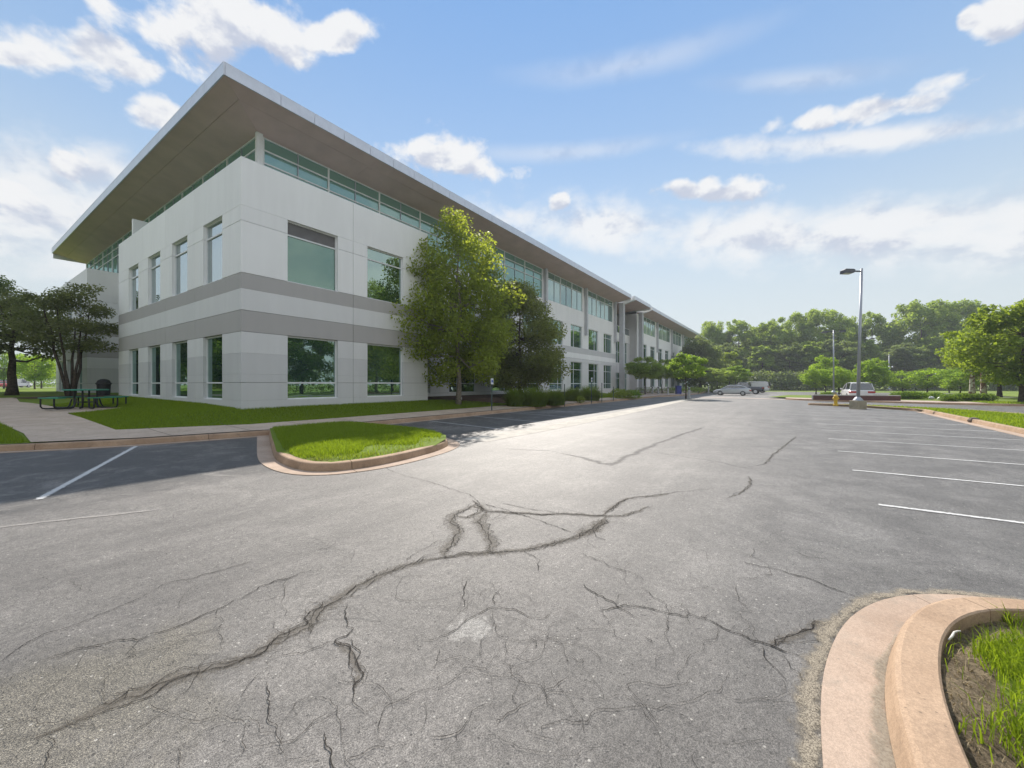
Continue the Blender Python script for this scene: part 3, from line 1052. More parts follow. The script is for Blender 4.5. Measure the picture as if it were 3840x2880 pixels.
thin = [(c6, [(270, 175), (330, 200), (450, 235), (550, 265), (660, 300), (690, 330), (720, 365)], 0.018),
        (c6, [(700, 330), (790, 355), (880, 385), (960, 410), (1060, 445), (1120, 470)], 0.022),
        (c6, [(780, 330), (900, 355), (960, 365), (1060, 378)], 0.015),
        (c6, [(1220, 385), (1270, 345), (1330, 312), (1440, 300), (1520, 287), (1620, 275), (1720, 268)], 0.018),
        (c6, [(530, 490), (420, 540), (370, 590)], 0.010), (c6, [(560, 530), (450, 560), (400, 600)], 0.012),
        (c6, [(660, 320), (720, 365), (850, 375), (960, 380), (1060, 378), (1180, 385), (1300, 388)], 0.024),
        (c6, [(850, 375), (780, 395), (720, 410)], 0.012),
        (c6, [(1140, 680), (1180, 715), (1270, 760), (1285, 780), (1370, 820), (1390, 835)], 0.013),
        (c6, [(1180, 800), (1285, 785), (1380, 785), (1480, 805), (1590, 825), (1600, 815), (1700, 860), (1760, 885), (1850, 925), (1950, 950), (2050, 985), (2140, 1005)], 0.016),
        (c6, [(1950, 950), (2040, 915), (2110, 880), (2160, 850), (2212, 850)], 0.022),
        (c6, [(1540, 790), (1600, 815)], 0.008), (c6, [(1400, 710), (1500, 765)], 0.007), (c6, [(1640, 830), (1670, 820)], 0.008),
        (c6, [(1910, 950), (1950, 1030), (2010, 1105)], 0.008), (c6, [(2000, 990), (2040, 1050), (2100, 1110)], 0.009),
        (c6, [(1120, 545), (1200, 575), (1280, 605), (1360, 640), (1410, 670)], 0.012),
        (c6, [(1810, 580), (1900, 605), (2000, 630), (2090, 655), (2212, 705), (2330, 740)], 0.016),
        (c6, [(2030, 535), (2120, 570), (2200, 575)], 0.010),
        (c6, [(650, 660), (630, 700), (620, 740), (640, 790)], 0.013),
        (c6, [(745, 775), (760, 730), (800, 700)], 0.010),
        (c6, [(380, 935), (480, 925), (550, 905), (640, 840), (745, 785), (830, 790), (900, 820), (970, 825), (1010, 790)], 0.010),
        (c5, [(1500, 485), (1495, 520), (1515, 560), (1520, 600), (1450, 655), (1500, 690), (1550, 760), (1560, 800), (1540, 850), (1545, 900), (1575, 960)], 0.011),
        (c5, [(1450, 655), (1380, 690), (1300, 715), (1190, 720)], 0.007),
        (c5, [(0, 745), (100, 690), (130, 665), (230, 620), (350, 580), (480, 520), (640, 450)], 0.012),
        (c5, [(640, 440), (720, 405), (820, 380), (920, 355), (1100, 300)], 0.011),
        (c5, [(150, 750), (330, 690), (480, 665), (620, 645), (730, 605), (830, 560), (930, 510), (1040, 470), (1130, 410), (1250, 375), (1400, 340)], 0.013),
        (c5, [(1150, 830), (1175, 880), (1180, 940), (1165, 1000), (1190, 1060), (1220, 1110)], 0.008),
        (c5, [(1400, 1050), (1410, 1110), (1420, 1198), (1425, 1260)], 0.009), (c5, [(1480, 1198), (1600, 1140), (1760, 1110)], 0.008),
        (c5, [(1860, 1070), (1960, 1050), (2050, 990), (2060, 960), (2140, 950)], 0.009), (c5, [(1575, 960), (1680, 900), (1760, 850)], 0.004),
        (c5, [(580, 1040), (700, 970), (760, 930)], 0.009), (c5, [(2010, 720), (1900, 745), (1880, 770)], 0.005),
        (c6, [(880, 535), (940, 570), (950, 630)], 0.012), (c6, [(1180, 450), (1195, 480), (1240, 495)], 0.016),
        (c6, [(900, 905), (930, 960)], 0.005), (c6, [(1000, 890), (1060, 990), (1050, 1030)], 0.005), (c6, [(1400, 910), (1440, 940)], 0.008),
        (c6, [(1130, 1030), (1140, 1005), (1080, 990)], 0.006), (c6, [(520, 960), (490, 1040)], 0.005)]
sd = 1
for fn, pts in main:
    ribbon('dust_band', fn(pts), 0.19, 0.003, M_stain, lot, 0.05, 0.010, sd, 0.35); sd += 1
    ribbon('crack', fn(pts), 0.0135, 0.006, M_crack, lot, 0.02, 0.015, sd, 0.6); sd += 1
    ribbon('crack', [p + np.array([0.045, -0.02, 0]) for p in fn(pts)], 0.011, 0.006, M_crackt, lot, 0.02, 0.018, sd, 0.7); sd += 1
    ribbon('crack', [p + np.array([-0.03, 0.035, 0]) for p in fn(pts)], 0.008, 0.0063, M_crackt, lot, 0.02, 0.022, sd, 0.8); sd += 1
for fn, pts, w in wide:
    ribbon('dust_band', fn(pts), w * 1.5, 0.003 + 0.0004 * (sd % 5), M_stain, lot, 0.05, 0.012, sd, 0.35); sd += 1
    ribbon('crack', fn(pts), 0.014, 0.006, M_crackt, lot, 0.02, 0.016, sd, 0.6); sd += 1
    ribbon('crack', [p + np.array([w * 0.4, -w * 0.3, 0]) for p in fn(pts)], 0.009, 0.0063, M_crackt, lot, 0.02, 0.018, sd, 0.8); sd += 1
for fn, pts, w in thin:
    ribbon('crack', fn(pts), w * (1.35 if 0.0125 < w < 0.0165 else 1.05), 0.0065 + 0.0003 * (sd % 4), M_crack if w > 0.011 else M_crackt, lot, 0.018, 0.012, sd, 0.6); sd += 1
rng = np.random.default_rng(77)
for i in range(120):      # hairline cracks here and there
    px, py = rng.uniform(200, 3000), rng.uniform(1850, 2860)
    p = G(px, py)[:2]
    a = rng.uniform(0, 2 * math.pi)
    pl = [p]
    for q in range(rng.integers(4, 11)):
        a += rng.normal(0, 0.55)
        p = p + np.array([math.cos(a), math.sin(a)]) * rng.uniform(0.05, 0.14)
        pl.append(p)
    ribbon('crack', pl, rng.uniform(0.003, 0.0055), 0.0075, M_crackt, lot, 0.015, 0.009, sd, 0.5); sd += 1
# short side cracks branching off the main ones
for fn, pts in main + [(q[0], q[1]) for q in wide[:5]] + [(q[0], q[1]) for q in thin[9:12]]:
    pl0 = [p[:2] for p in fn(pts)]
    for p, q in zip(pl0[:-1], pl0[1:]):
        L_ = np.linalg.norm(q - p)
        for j in range(max(1, int(L_ / 0.11))):
            t = rng.uniform()
            c0 = p + (q - p) * t
            a = math.atan2(q[1] - p[1], q[0] - p[0]) + rng.choice([-1, 1]) * rng.uniform(0.35, 1.4)
            pl = [c0]
            for _ in range(rng.integers(2, 5)):
                a += rng.normal(0, 0.55)
                c0 = c0 + np.array([math.cos(a), math.sin(a)]) * rng.uniform(0.03, 0.11)
                pl.append(c0)
            ribbon('crack', pl, rng.uniform(0.003, 0.007), 0.0072, M_crackt, lot, 0.015, 0.007, sd, 0.5); sd += 1
# seams of old paving lanes
for fn, pts, w in [(c6, [(1000, 105), (1130, 135), (1250, 165), (1330, 125), (1440, 80), (1560, 35), (1660, 0)], 0.22), (c6, [(800, 95), (1000, 105)], 0.12), (c6, [(1440, 110), (1700, 150), (1900, 190)], 0.07),
                   (c6, [(1640, 40), (1780, 55), (1950, 60)], 0.08)]:
    ribbon('paving_seam', fn(pts), w, 0.0025, M_seal, lot, 0.1, 0.02, sd, 0.3); sd += 1
# grit gathered along the near gutter
gp = [Ck[i] + (Ck[i] - A_[i]) / np.linalg.norm(Ck[i] - A_[i]) * 0.06 for i in range(8, NKN - 6, 4)]
ribbon('grit_band', gp, 0.15, 0.0085, M_grit, lot, 0.04, 0.012, 5, 0.35)
gp = [Bk[i] + (Ck[i] - Bk[i]) * 0.17 for i in range(6, 62, 4)]
ribbon('grit_band', gp, 0.10, 0.0175, ribbon_mat('gutter_silt', (0.24, 0.21, 0.16), 0.2, 1.0, 20, 1.5, 0.6, (0.36, 0.32, 0.25), 60), lot, 0.04, 0.008, 6, 0.4)

# stall lines, right of the lane
for i, x in enumerate([0.28, 2.86, 5.42, 8.05, 10.75, 13.4, 16.0, 18.65, 21.3, 23.9]):
    ribbon('stall_line', [(x, -18.3), (x, -23.1)], 0.105, 0.009, M_paint if i < 5 else M_paint, lot, 0.2, 0, 40 + i, 0.06, False)
# stall lines under the building's shade, slightly slanted
for i, x in enumerate([5.45, 8.48, 11.5, 14.5, 17.5, 20.5, 23.5]):
    ribbon('stall_line', [(x, -4.55), (x - 0.9, -9.3)], 0.11, 0.009, M_paint, lot, 0.2, 0, 60 + i, 0.06, False)
for i in range(4):   # hatched access aisle
    ribbon('hatch_line', [(11.9 + i * 0.75, -4.9 - i * 0.3), (13.4 + i * 0.75, -7.6 - i * 0.35)], 0.11, 0.0092, M_paint, lot, 0.2, 0, 70 + i, 0.06, False)
ribbon('stall_line', [(-3.80, -3.55), (-5.96, -8.78)], 0.125, 0.009, M_paint, lot, 0.2, 0, 50, 0.05, False)
ribbon('stall_line', [(-7.0, -1.8), (-8.8, -6.2)], 0.125, 0.009, M_paint, lot, 0.2, 0, 51, 0.05, False)
ribbon('worn_line', [G(-300, 2005), G(0, 1979), G(300, 1945), G(600, 1912)], 0.10, 0.008, ribbon_mat('ghost_paint', (0.40, 0.38, 0.35), 0.1, 1.0, 9, 1.6, 0.55), lot, 0.1, 0.01, 52)


# ------------------------------------------------------------------ office building
bld = empty('office_building', (0, 0, 0), 0, 'long white three storey office building with grey bands and a wide overhanging flat roof', 'office building')
Z0, ZP, ZG = 0.30, 10.345, 13.33
ROWS = [(Z0, 0.95, M_mid, False), (0.95, 1.65, M_mid, False), (1.65, 1.99, M_mid, True), (1.99, 2.81, M_mid, False), (2.81, 3.63, M_light, False), (3.63, 4.46, M_band, True), (4.46, 5.30, M_light, True),
        (5.30, 5.906, M_band, False), (5.906, 7.91, M_white, True), (7.91, 8.51, M_white, True), (8.51, ZP, M_white, False)]
ROWS_R = [(Z0, 0.95, M_light, False), (0.95, 4.2, M_light, True), (4.2, 4.62, M_light, False), (4.62, 5.25, M_white, True), (5.25, 5.906, M_mid, False),
          (5.906, 8.51, M_white, True), (8.51, ZP, M_white, False)]


class Face:
    """maps (s along the wall, depth into the wall, z) to the world"""
    def __init__(s, axis, pos, sgn=1):
        s.axis, s.pos, s.sgn = axis, pos, sgn     # axis 'x': wall runs along x at y=pos, depth +y; 'y': wall runs along y at x=pos, depth +x

    def box(s, mb, a0, a1, d0, d1, z0, z1):
        if s.axis == 'x':
            mb.box(a0, a1, s.pos + d0 * s.sgn, s.pos + d1 * s.sgn, z0, z1) if s.sgn > 0 else mb.box(a0, a1, s.pos - d1, s.pos - d0, z0, z1)
        else:
            mb.box(s.pos + d0 * s.sgn, s.pos + d1 * s.sgn, a0, a1, z0, z1) if s.sgn > 0 else mb.box(s.pos - d1, s.pos - d0, a0, a1, z0, z1)

    def quad(s, mb, a0, a1, d, z0, z1):
        if s.axis == 'x':
            P = [(a0, s.pos + d, z0), (a1, s.pos + d, z0), (a1, s.pos + d, z1), (a0, s.pos + d, z1)]
        else:
            P = [(s.pos + d, a1, z0), (s.pos + d, a0, z0), (s.pos + d, a0, z1), (s.pos + d, a1, z1)]
        mb.face([mb.vert(p) for p in P])


def wall_panels(F, a0, a1, rows, wins, joints, thick=0.22):
    """precast panels between joints, with the window openings left out"""
    js = [a0] + list(joints) + [a1]
    for z0, z1, mat, jt in rows:
        for s0, s1 in zip(js[:-1], js[1:]):
            segs = [(s0, s1)]
            for (w0, w1, wz0, wz1) in wins:
                if wz0 < z1 - 0.01 and wz1 > z0 + 0.01:
                    new = []
                    for (p, q) in segs:
                        if w1 <= p or w0 >= q:
                            new.append((p, q))
                        else:
                            if w0 > p + 0.02: new.append((p, w0))
                            if w1 < q - 0.02: new.append((w1, q))
                    segs = new
            for p, q in segs:
                mb = MB()
                gp = 0.009 if abs(p - s0) < 1e-6 and s0 != a0 else 0.0
                gq = 0.009 if abs(q - s1) < 1e-6 and s1 != a1 else 0.0
                F.box(mb, p + gp, q - gq, 0.0, thick, z0 + (0.012 if jt else 0.002), z1 - 0.002)
                mb.build('wall_panel', mat, bld, bevel=0.005 if jt else 0.002)


def backing(F, a0, a1, z0, z1, wins, d=0.03, t=0.1):
    wins = [(w[0] - 0.03, w[1] + 0.03, w[2] - 0.03, w[3] + 0.03) for w in wins]
    """dark joint filler behind the panels, open at the windows"""
    xs = sorted(set([a0, a1] + [w for q in wins for w in q[:2]]))
    mb = MB()
    for p, q in zip(xs[:-1], xs[1:]):
        m = (p + q) / 2
        holes = sorted([(w[2], w[3]) for w in wins if w[0] < m < w[1]])
        z = z0
        for h0, h1 in holes:
            if h0 > z: F.box(mb, p, q, d, t, z, h0)
            z = max(z, h1)
        if z < z1: F.box(mb, p, q, d, t, z, z1)
    mb.build('joint_filler', M_core, bld)


def window(F, a0, a1, z0, z1, hbars=(), vbars=(), glass=None, mats=None, depth=0.12):
    glass = glass or M_glass
    fw = 0.055
    mb = MB()
    d0, d1 = depth, depth + 0.09
    F.box(mb, a0, a0 + fw, d0, d1, z0, z1)
    F.box(mb, a1 - fw, a1, d0, d1, z0, z1)
    F.box(mb, a0 + fw, a1 - fw, d0, d1, z0, z0 + fw)
    F.box(mb, a0 + fw, a1 - fw, d0, d1, z1 - fw, z1)
    zs = [z0 + fw] + list(hbars) + [z1 - fw]
    vs = [a0 + fw] + list(vbars) + [a1 - fw]
    for h in hbars:
        F.box(mb, a0 + fw, a1 - fw, d0 + 0.003, d1 - 0.003, h - 0.03, h + 0.03)
    for v in vbars:
        F.box(mb, v - 0.03, v + 0.03, d0 + 0.006, d1 - 0.006, z0 + fw, z1 - fw)
    w = mb.build('window', M_metal, bld)
    n = 0
    for i, (h0, h1) in enumerate(zip(zs[:-1], zs[1:])):
        for j, (v0, v1) in enumerate(zip(vs[:-1], vs[1:])):
            mp = MB()
            F.box(mp, v0 - 0.01, v1 + 0.01, d0 + 0.05, d0 + 0.065, h0 - 0.01, h1 + 0.01)
            m = glass
            if mats and (i, j) in mats: m = mats[(i, j)]
            mp.build('pane', m, w, fix=True)
            n += 1
    # sill
    ms = MB()
    F.box(ms, a0 - 0.02, a1 + 0.02, 0.002, depth + 0.02, z0 - 0.03, z0 + 0.012)
    ms.build('sill', M_metal, w)
    return w


# corner block, long side
FA = Face('x', 0.0)
winA = [(1.744, 4.03, 5.906, 8.51), (5.63, 7.9, 5.906, 8.51), (1.744, 4.03, 0.95, 3.63), (5.63, 7.9, 0.95, 3.63)]
wall_panels(FA, 0.0, 9.71, ROWS, winA, [4.83])
backing(FA, 0.12, 9.60, Z0, ZP - 0.05, winA)
window(FA, *winA[0], hbars=(7.91,), glass=M_glasst, mats={(1, 0): M_blind})
window(FA, *winA[1], hbars=(7.91,), glass=M_glass)
window(FA, *winA[2], hbars=(1.65,), glass=M_glass)
window(FA, *winA[3], hbars=(1.65,), glass=M_glass)
# corner block, short side
FB = Face('y', 0.0)
wb = [(1.75, 3.75), (5.63, 7.7), (9.45, 11.5), (13.25, 15.2)]
winB = [(p, q, 5.906, 8.51) for p, q in wb] + [(p, q, 0.95, 3.63) for p, q in wb]
wall_panels(FB, 0.221, 17.4, ROWS, winB, [4.7, 8.6, 12.4])
backing(FB, 0.3, 17.3, Z0, ZP - 0.05, winB)
for i, q in enumerate(winB):
    window(FB, *q, hbars=(7.91,) if i < 4 else (1.65,), glass=M_glassb if i < 4 else M_glass)
# returns and parapet tops, terrace floor
FR = Face('y', 9.71, -1)
wall_panels(FR, 0.221, 3.2, ROWS, [], [])
FR2 = Face('x', 17.4, -1)
wall_panels(FR2, 0.221, 2.0, ROWS, [], [])
mb = MB()
mb.box(0.222, 9.48, 0.222, 3.2, 9.2, 9.3); mb.box(0.222, 2.0, 3.2, 17.17, 9.2, 9.3)
mb.box(0.005, 9.70, 0.005, 0.23, ZP, ZP + 0.03); mb.box(0.005, 0.23, 0.235, 17.39, ZP, ZP + 0.03)
mb.build('parapet_cap', M_metal, bld)
mb = MB()
mb.box(0.05, 1.97, 14.5, 14.75, 9.3, 11.35)
mb.build('terrace_divider', M_white, bld)
# far block on the short side
wb2 = [(27.9, 29.9), (31.75, 33.75), (35.6, 37.4)]
winB2 = [(p, q, 5.906, 8.51) for p, q in wb2] + [(p, q, 0.95, 3.63) for p, q in wb2]
wall_panels(FB, 26.2, 39.0, ROWS, winB2, [30.8, 34.7])
backing(FB, 26.3, 38.9, Z0, ZP - 0.05, winB2)
for i, q in enumerate(winB2):
    window(FB, *q, hbars=(7.91,) if i < 3 else (1.65,), glass=M_glassb if i < 3 else M_glass)
FS = Face('x', 26.2)
wall_panels(FS, 0.221, 1.98, ROWS, [], [])
# recess between the blocks: storefront
FBr = Face('y', 1.98)
winR = [(17.6 + i * 2.1, 19.6 + i * 2.1, 0.6, 3.9) for i in range(4)] + [(17.6 + i * 2.1, 19.6 + i * 2.1, 5.3, 8.8) for i in range(4)]
wall_panels(FBr, 17.4, 26.2, [(Z0, 0.6, M_mid, False), (0.6, 3.9, M_light, True), (3.9, 5.3, M_band, True), (5.3, 8.8, M_light, True), (8.8, ZP, M_white, True)], winR, [])
backing(FBr, 17.4, 26.2, Z0, ZP - 0.05, winR)
for q in winR:
    window(FBr, *q, hbars=((q[2] + q[3]) / 2,), glass=M_glass)

# recessed long facade
FC = Face('x', 3.2)
starts = [9.9 + 5.03 * i for i in range(8)]
winC = [(s, s + 3.1, 5.906, 8.51) for s in starts] + [(s, s + 3.1, 0.95, 4.2) for s in starts]
jC = [s + 4.065 for s in starts[:-1]]
wall_panels(FC, 9.49, 49.8, ROWS_R, winC, jC)
backing(FC, 9.5, 49.7, Z0, ZP - 0.05, winC)
for i, q in enumerate(winC):
    s = q[0]
    if i < 8:
        window(FC, *q, hbars=(7.91,) if i % 3 else (), vbars=(s + (1.0 if i % 2 else 2.1),), glass=M_glass)
    else:
        window(FC, *q, hbars=(1.65, 3.3), vbars=(s + (1.0 if i % 2 else 2.1),), glass=M_glass)
# entrance bay
FE = Face('x', 4.4)
winE = [(52.2, 58.4, 4.9, 8.3), (52.2, 58.4, 0.45, 3.4)]
wall_panels(FE, 49.8, 60.2, [(0.15, 0.45, M_mid, False), (0.45, 3.4, M_light, False), (3.4, 4.9, M_mid, True), (4.9, 8.3, M_light, False), (8.3, 9.6, M_white, True)], winE, [])
window(FE, *winE[0], hbars=(6.6,), vbars=(54.2, 56.3), glass=M_glass)
window(FE, *winE[1], hbars=(2.5,), vbars=(53.7, 55.3, 56.9), glass=M_glass)
window(FE, 50.2, 60.0, 9.62, 10.75, vbars=(53.5, 56.8), glass=M_glassb)
mb = MB()
mb.box(49.8, 60.2, 7.2, 7.4, 9.6, 14.0); mb.box(49.8, 50.0, 4.6, 7.2, 9.6, 13.3); mb.box(60.0, 60.2, 4.6, 7.2, 9.6, 13.3); mb.box(49.8, 60.2, 4.62, 7.3, 9.5, 9.6)
mb.build('balcony_recess', M_core, bld)
mb = MB()
mb.box(59.79, 59.99, 3.43, 7.25, 0.2, 13.3)
mb.build('recess_side_wall', M_mid, bld)
# east wing
FD = Face('x', 3.2)
st2 = [62.4 + 5.35 * i for i in range(10)]
winD = [(s, s + 3.1, 5.906, 8.51) for s in st2] + [(s, s + 3.1, 0.95, 4.2) for s in st2]
wall_panels(FD, 59.8, 117.0, ROWS_R, winD, [s + 4.2 for s in st2[:-1]])
backing(FD, 59.9, 116.9, Z0, ZP - 0.05, winD)
for i, q in enumerate(winD):
    window(FD, *q, hbars=(7.91,) if i < 10 else (3.3,), vbars=(q[0] + 1.5,), glass=M_glass)


def curtain(F, a0, a1, pitch, z0, z1, hb, d=0.0, half=True, glass=None):
    """third storey glazing: mullions, transoms and panes"""
    mb = MB()
    n = max(1, int(round((a1 - a0) / pitch)))
    pts = list(np.linspace(a0, a1, n + 1))
    for i, p in enumerate(pts):
        F.box(mb, p - 0.04, p + 0.04, d - 0.03, d + 0.10, z0, z1)
    for h in [z0 + 0.03, z1 - 0.04] + list(hb):
        F.box(mb, a0, a1, d - 0.024, d + 0.09, h - 0.03, h + 0.03)
    cw = mb.build('curtain_wall', M_metal, bld)
    zs = [z0] + list(hb) + [z1]
    for p, q in zip(pts[:-1], pts[1:]):
        ms = [p, (p + q) / 2, q] if half else [p, q]
        if half:
            mm = MB()
            F.box(mm, ms[1] - 0.025, ms[1] + 0.025, d - 0.012, d + 0.06, z0 + 0.06, z1 - 0.07)
            mm.build('mullion', M_pole, cw)
        for u, v in zip(ms[:-1], ms[1:]):
            for b, t in zip(zs[:-1], zs[1:]):
                mp = MB()
                F.box(mp, u + 0.01, v - 0.01, d + 0.035, d + 0.05, b, t)
                mp.build('pane', glass or M_glass3, cw)
    return cw


curtain(FC, 2.2, 28.5, 3.13, 9.3, ZG, (12.1, 12.72))
for a0, a1 in ((29.7, 38.2), (39.8, 48.4)):
    curtain(FC, a0, a1, 2.83, ZP - 0.01, ZG, (12.62,), d=0.02, glass=M_glass4)
for a0, a1 in ((62.3, 70.8), (73.2, 82.4), (84.6, 93.6), (95.8, 104.8)):
    curtain(FD, a0, a1, 3.0, ZP - 0.01, ZG, (12.62,), d=0.02, glass=M_glass4)
curtain(FBr, 3.4, 26.0, 3.13, 9.3, ZG, (12.1, 12.72))
curtain(FBr, 26.2, 39.0, 3.2, 9.3, ZG, (12.1, 12.72))
# wall between the glazings, fins
for a0, a1 in ((28.6, 29.6), (38.3, 39.7), (48.5, 49.8), (59.8, 62.2), (70.9, 73.1), (82.5, 84.5), (93.7, 95.7), (104.9, 117.0)):
    mb = MB()
    FC.box(mb, a0, a1, 0.0, 0.2, ZP, 12.3)
    FC.box(mb, a0, a1, 0.06, 0.2, 12.3, ZG)
    mb.build('pier', M_white, bld)
for x in (28.95, 39.0, 49.1, 61.3, 72.0, 83.5, 94.7):
    mb = MB()
    mb.box(x - 0.17, x + 0.17, 2.86, 3.19, 7.6, ZG + 0.05)
    mb.build('fin', M_greycol, bld, bevel=0.01)
mb = MB()
mb.box(1.98, 2.16, 3.2, 3.38, 9.3, ZG)
mb.box(1.84, 2.12, 3.02, 3.19, 9.3, ZG + 0.02)
mb.build('corner_column', M_metal, bld)
for x in (50.2, 59.4):
    mb = MB()
    mb.box(x - 0.33, x + 0.33, 2.1, 2.75, 0.1, 13.3)
    mb.build('tall_column', M_greycol, bld, bevel=0.02)
    mb = MB()
    v = [(x - 0.2, 2.4, 13.0), (x + 0.2, 2.4, 13.0), (x + 0.2, 0.55, 13.55), (x - 0.2, 0.55, 13.55), (x - 0.2, 2.4, 13.35), (x + 0.2, 2.4, 13.35), (x + 0.2, 0.55, 13.95), (x - 0.2, 0.55, 13.95)]
    idx = [mb.vert(p) for p in v]
    for q in ((0, 3, 2, 1), (4, 5, 6, 7), (0, 1, 5, 4), (1, 2, 6, 5), (2, 3, 7, 6), (3, 0, 4, 7)):
        mb.face([idx[t] for t in q])
    mb.build('roof_beam', M_metal, bld)
# solid core so nothing shows through
mb = MB()
mb.box(2.6, 49.7, 3.6, 38.9, 0.2, 13.2); mb.box(60.0, 116.8, 3.6, 38.9, 0.2, 13.2); mb.box(49.7, 60.0, 7.4, 38.9, 0.2, 13.2)
mb.box(0.4, 9.3, 0.45, 3.6, 0.2, 9.15); mb.box(0.4, 2.6, 0.45, 17.0, 0.2, 9.15); mb.box(0.4, 2.6, 26.6, 38.8, 0.2, 9.15)
mb.box(50, 60, 4.75, 7.3, 0.2, 9.5)
mb.build('inner_core', M_core, bld)

# roof: soffit strips, fascia panels, top
roof = None
ZE = 13.80
mb = MB()
def tilt_top(x0, x1, y0, y1):
    mb.box(x0, x1, y0, y1, ZE + 0.38, ZE + 0.44)
tilt_top(-0.14, 49.7, 1.05, 39.2); tilt_top(50.55, 58.85, 0.8, 39.2); tilt_top(59.75, 117.6, 1.05, 39.2); tilt_top(49.7, 50.55, 3.2, 39.2); tilt_top(58.85, 59.75, 3.2, 39.2)
roof = mb.build('roof', M_roof, bld)


def soffit_panel(P):
    m = MB()
    lo = [m.vert(p) for p in P]
    hi = [m.vert((p[0], p[1], p[2] + 0.05)) for p in P]
    m.face(lo[::-1]); m.face(hi)
    m.bridge(lo, hi)
    m.build('soffit_panel', M_soffit, roof)


def lerp(a, b, t): return a + (b - a) * t


def soffit_x(x0, x1, ye, yg, x0g=None, first=None):
    n = max(1, int(round((x1 - x0) / 7.5)))
    xs = np.linspace(x0, x1, n + 1)
    ts = (0.0, 0.36, 1.0)
    for i in range(n):
        for t0, t1 in zip(ts[:-1], ts[1:]):
            ya, yb = lerp(ye, yg, t0) + 0.006, lerp(ye, yg, t1) - 0.006
            za, zb = lerp(ZE, ZG, t0), lerp(ZE, ZG, t1)
            a0, b0 = xs[i] + 0.004, xs[i] + 0.004
            if i == 0 and x0g is not None:
                a0, b0 = lerp(x0, x0g, t0), lerp(x0, x0g, t1)
            soffit_panel([(a0, ya, za), (xs[i + 1] - 0.004, ya, za), (xs[i + 1] - 0.004, yb, zb), (b0, yb, zb)])


def soffit_y(y0, y1, xe, xg, y0g):
    n = max(1, int(round((y1 - y0) / 7.5)))
    ys = np.linspace(y0, y1, n + 1)
    ts = (0.0, 0.36, 1.0)
    for i in range(n):
        for t0, t1 in zip(ts[:-1], ts[1:]):
            xa, xb = lerp(xe, xg, t0) + 0.006, lerp(xe, xg, t1) - 0.006
            za, zb = lerp(ZE, ZG, t0), lerp(ZE, ZG, t1)
            a0, b0 = ys[i] + 0.004, ys[i] + 0.004
            if i == 0:
                a0, b0 = lerp(y0, y0g, t0) + 0.004, lerp(y0, y0g, t1) + 0.004
            soffit_panel([(xa, ys[i + 1] - 0.004, za), (xa, a0, za), (xb, b0, zb), (xb, ys[i + 1] - 0.004, zb)])


soffit_x(-0.19, 49.8, 1.0, 3.25, 2.05)
soffit_y(1.0, 39.3, -0.19, 2.05, 3.25)
soffit_x(59.7, 117.7, 1.0, 3.25)
soffit_x(50.5, 58.9, 0.75, 7.3)


def fascia(F, a0, a1, pitch, z0=ZE - 0.02, z1=ZE + 0.46, d=0.0, first=None):
    ps = [a0]
    p = first if first is not None else a0 + pitch
    while p < a1 - 0.5:
        ps.append(p); p += pitch
    ps.append(a1)
    for p, q in zip(ps[:-1], ps[1:]):
        m = MB()
        F.box(m, p + 0.010, q - 0.010, d, d + 0.05, z0, z1)
        F.box(m, p + 0.010, q - 0.010, d - 0.004, d + 0.06, z1 + 0.001, z1 + 0.03)
        m.build('fascia_panel', M_alu, roof)


fascia(Face('x', 0.95), -0.19, 49.8, 1.52, first=1.93)
fascia(Face('y', -0.24), 0.96, 39.3, 1.52, first=2.9)
fascia(Face('x', 0.70), 50.5, 58.9, 1.52, ZE - 0.02, ZE + 0.44)
fascia(Face('x', 0.95), 59.7, 117.7, 1.52)
m = MB()
for xx, y0 in ((49.8, 1.0), (59.66, 1.0), (50.46, 0.76), (58.9, 0.76)):
    m.box(xx, xx + 0.04, y0, 3.3, ZE - 0.35, ZE + 0.40)
m.box(-0.15, 2.0, 39.25, 39.3, ZE - 0.45, ZE + 0.42)
m.build('roof_end', M_metal, roof)


# ------------------------------------------------------------------ vegetation
def leaf_mesh(name, C, N, size, tint, rng, aspect=0.62, mat=None):
    """diamond leaves centred at C with normals N"""
    n = len(C)
    r = rng.normal(size=(n, 3))
    a = np.cross(N, r)
    a /= np.linalg.norm(a, axis=1)[:, None] + 1e-9
    b = np.cross(N, a)
    s = size * rng.uniform(0.65, 1.3, n)[:, None]
    V = np.empty((n, 4, 3))
    V[:, 0] = C - a * s * 0.5
    V[:, 1] = C + b * s * 0.5 * aspect - N * s * 0.08
    V[:, 2] = C + a * s * 0.5
    V[:, 3] = C - b * s * 0.5 * aspect - N * s * 0.08
    me = bpy.data.meshes.new(name)
    me.vertices.add(n * 4)
    me.vertices.foreach_set('co', V.ravel())
    me.loops.add(n * 4)
    me.loops.foreach_set('vertex_index', np.arange(n * 4, dtype=np.int32))
    me.polygons.add(n)
    me.polygons.foreach_set('loop_start', np.arange(0, n * 4, 4, dtype=np.int32))
    me.polygons.foreach_set('loop_total', np.full(n, 4, dtype=np.int32))
    at = me.attributes.new('tint', 'FLOAT', 'FACE')
    at.data.foreach_set('value', np.clip(tint, 0, 1).astype(np.float32))
    if mat: me.materials.append(mat)
    me.update(calc_edges=True)
    return me


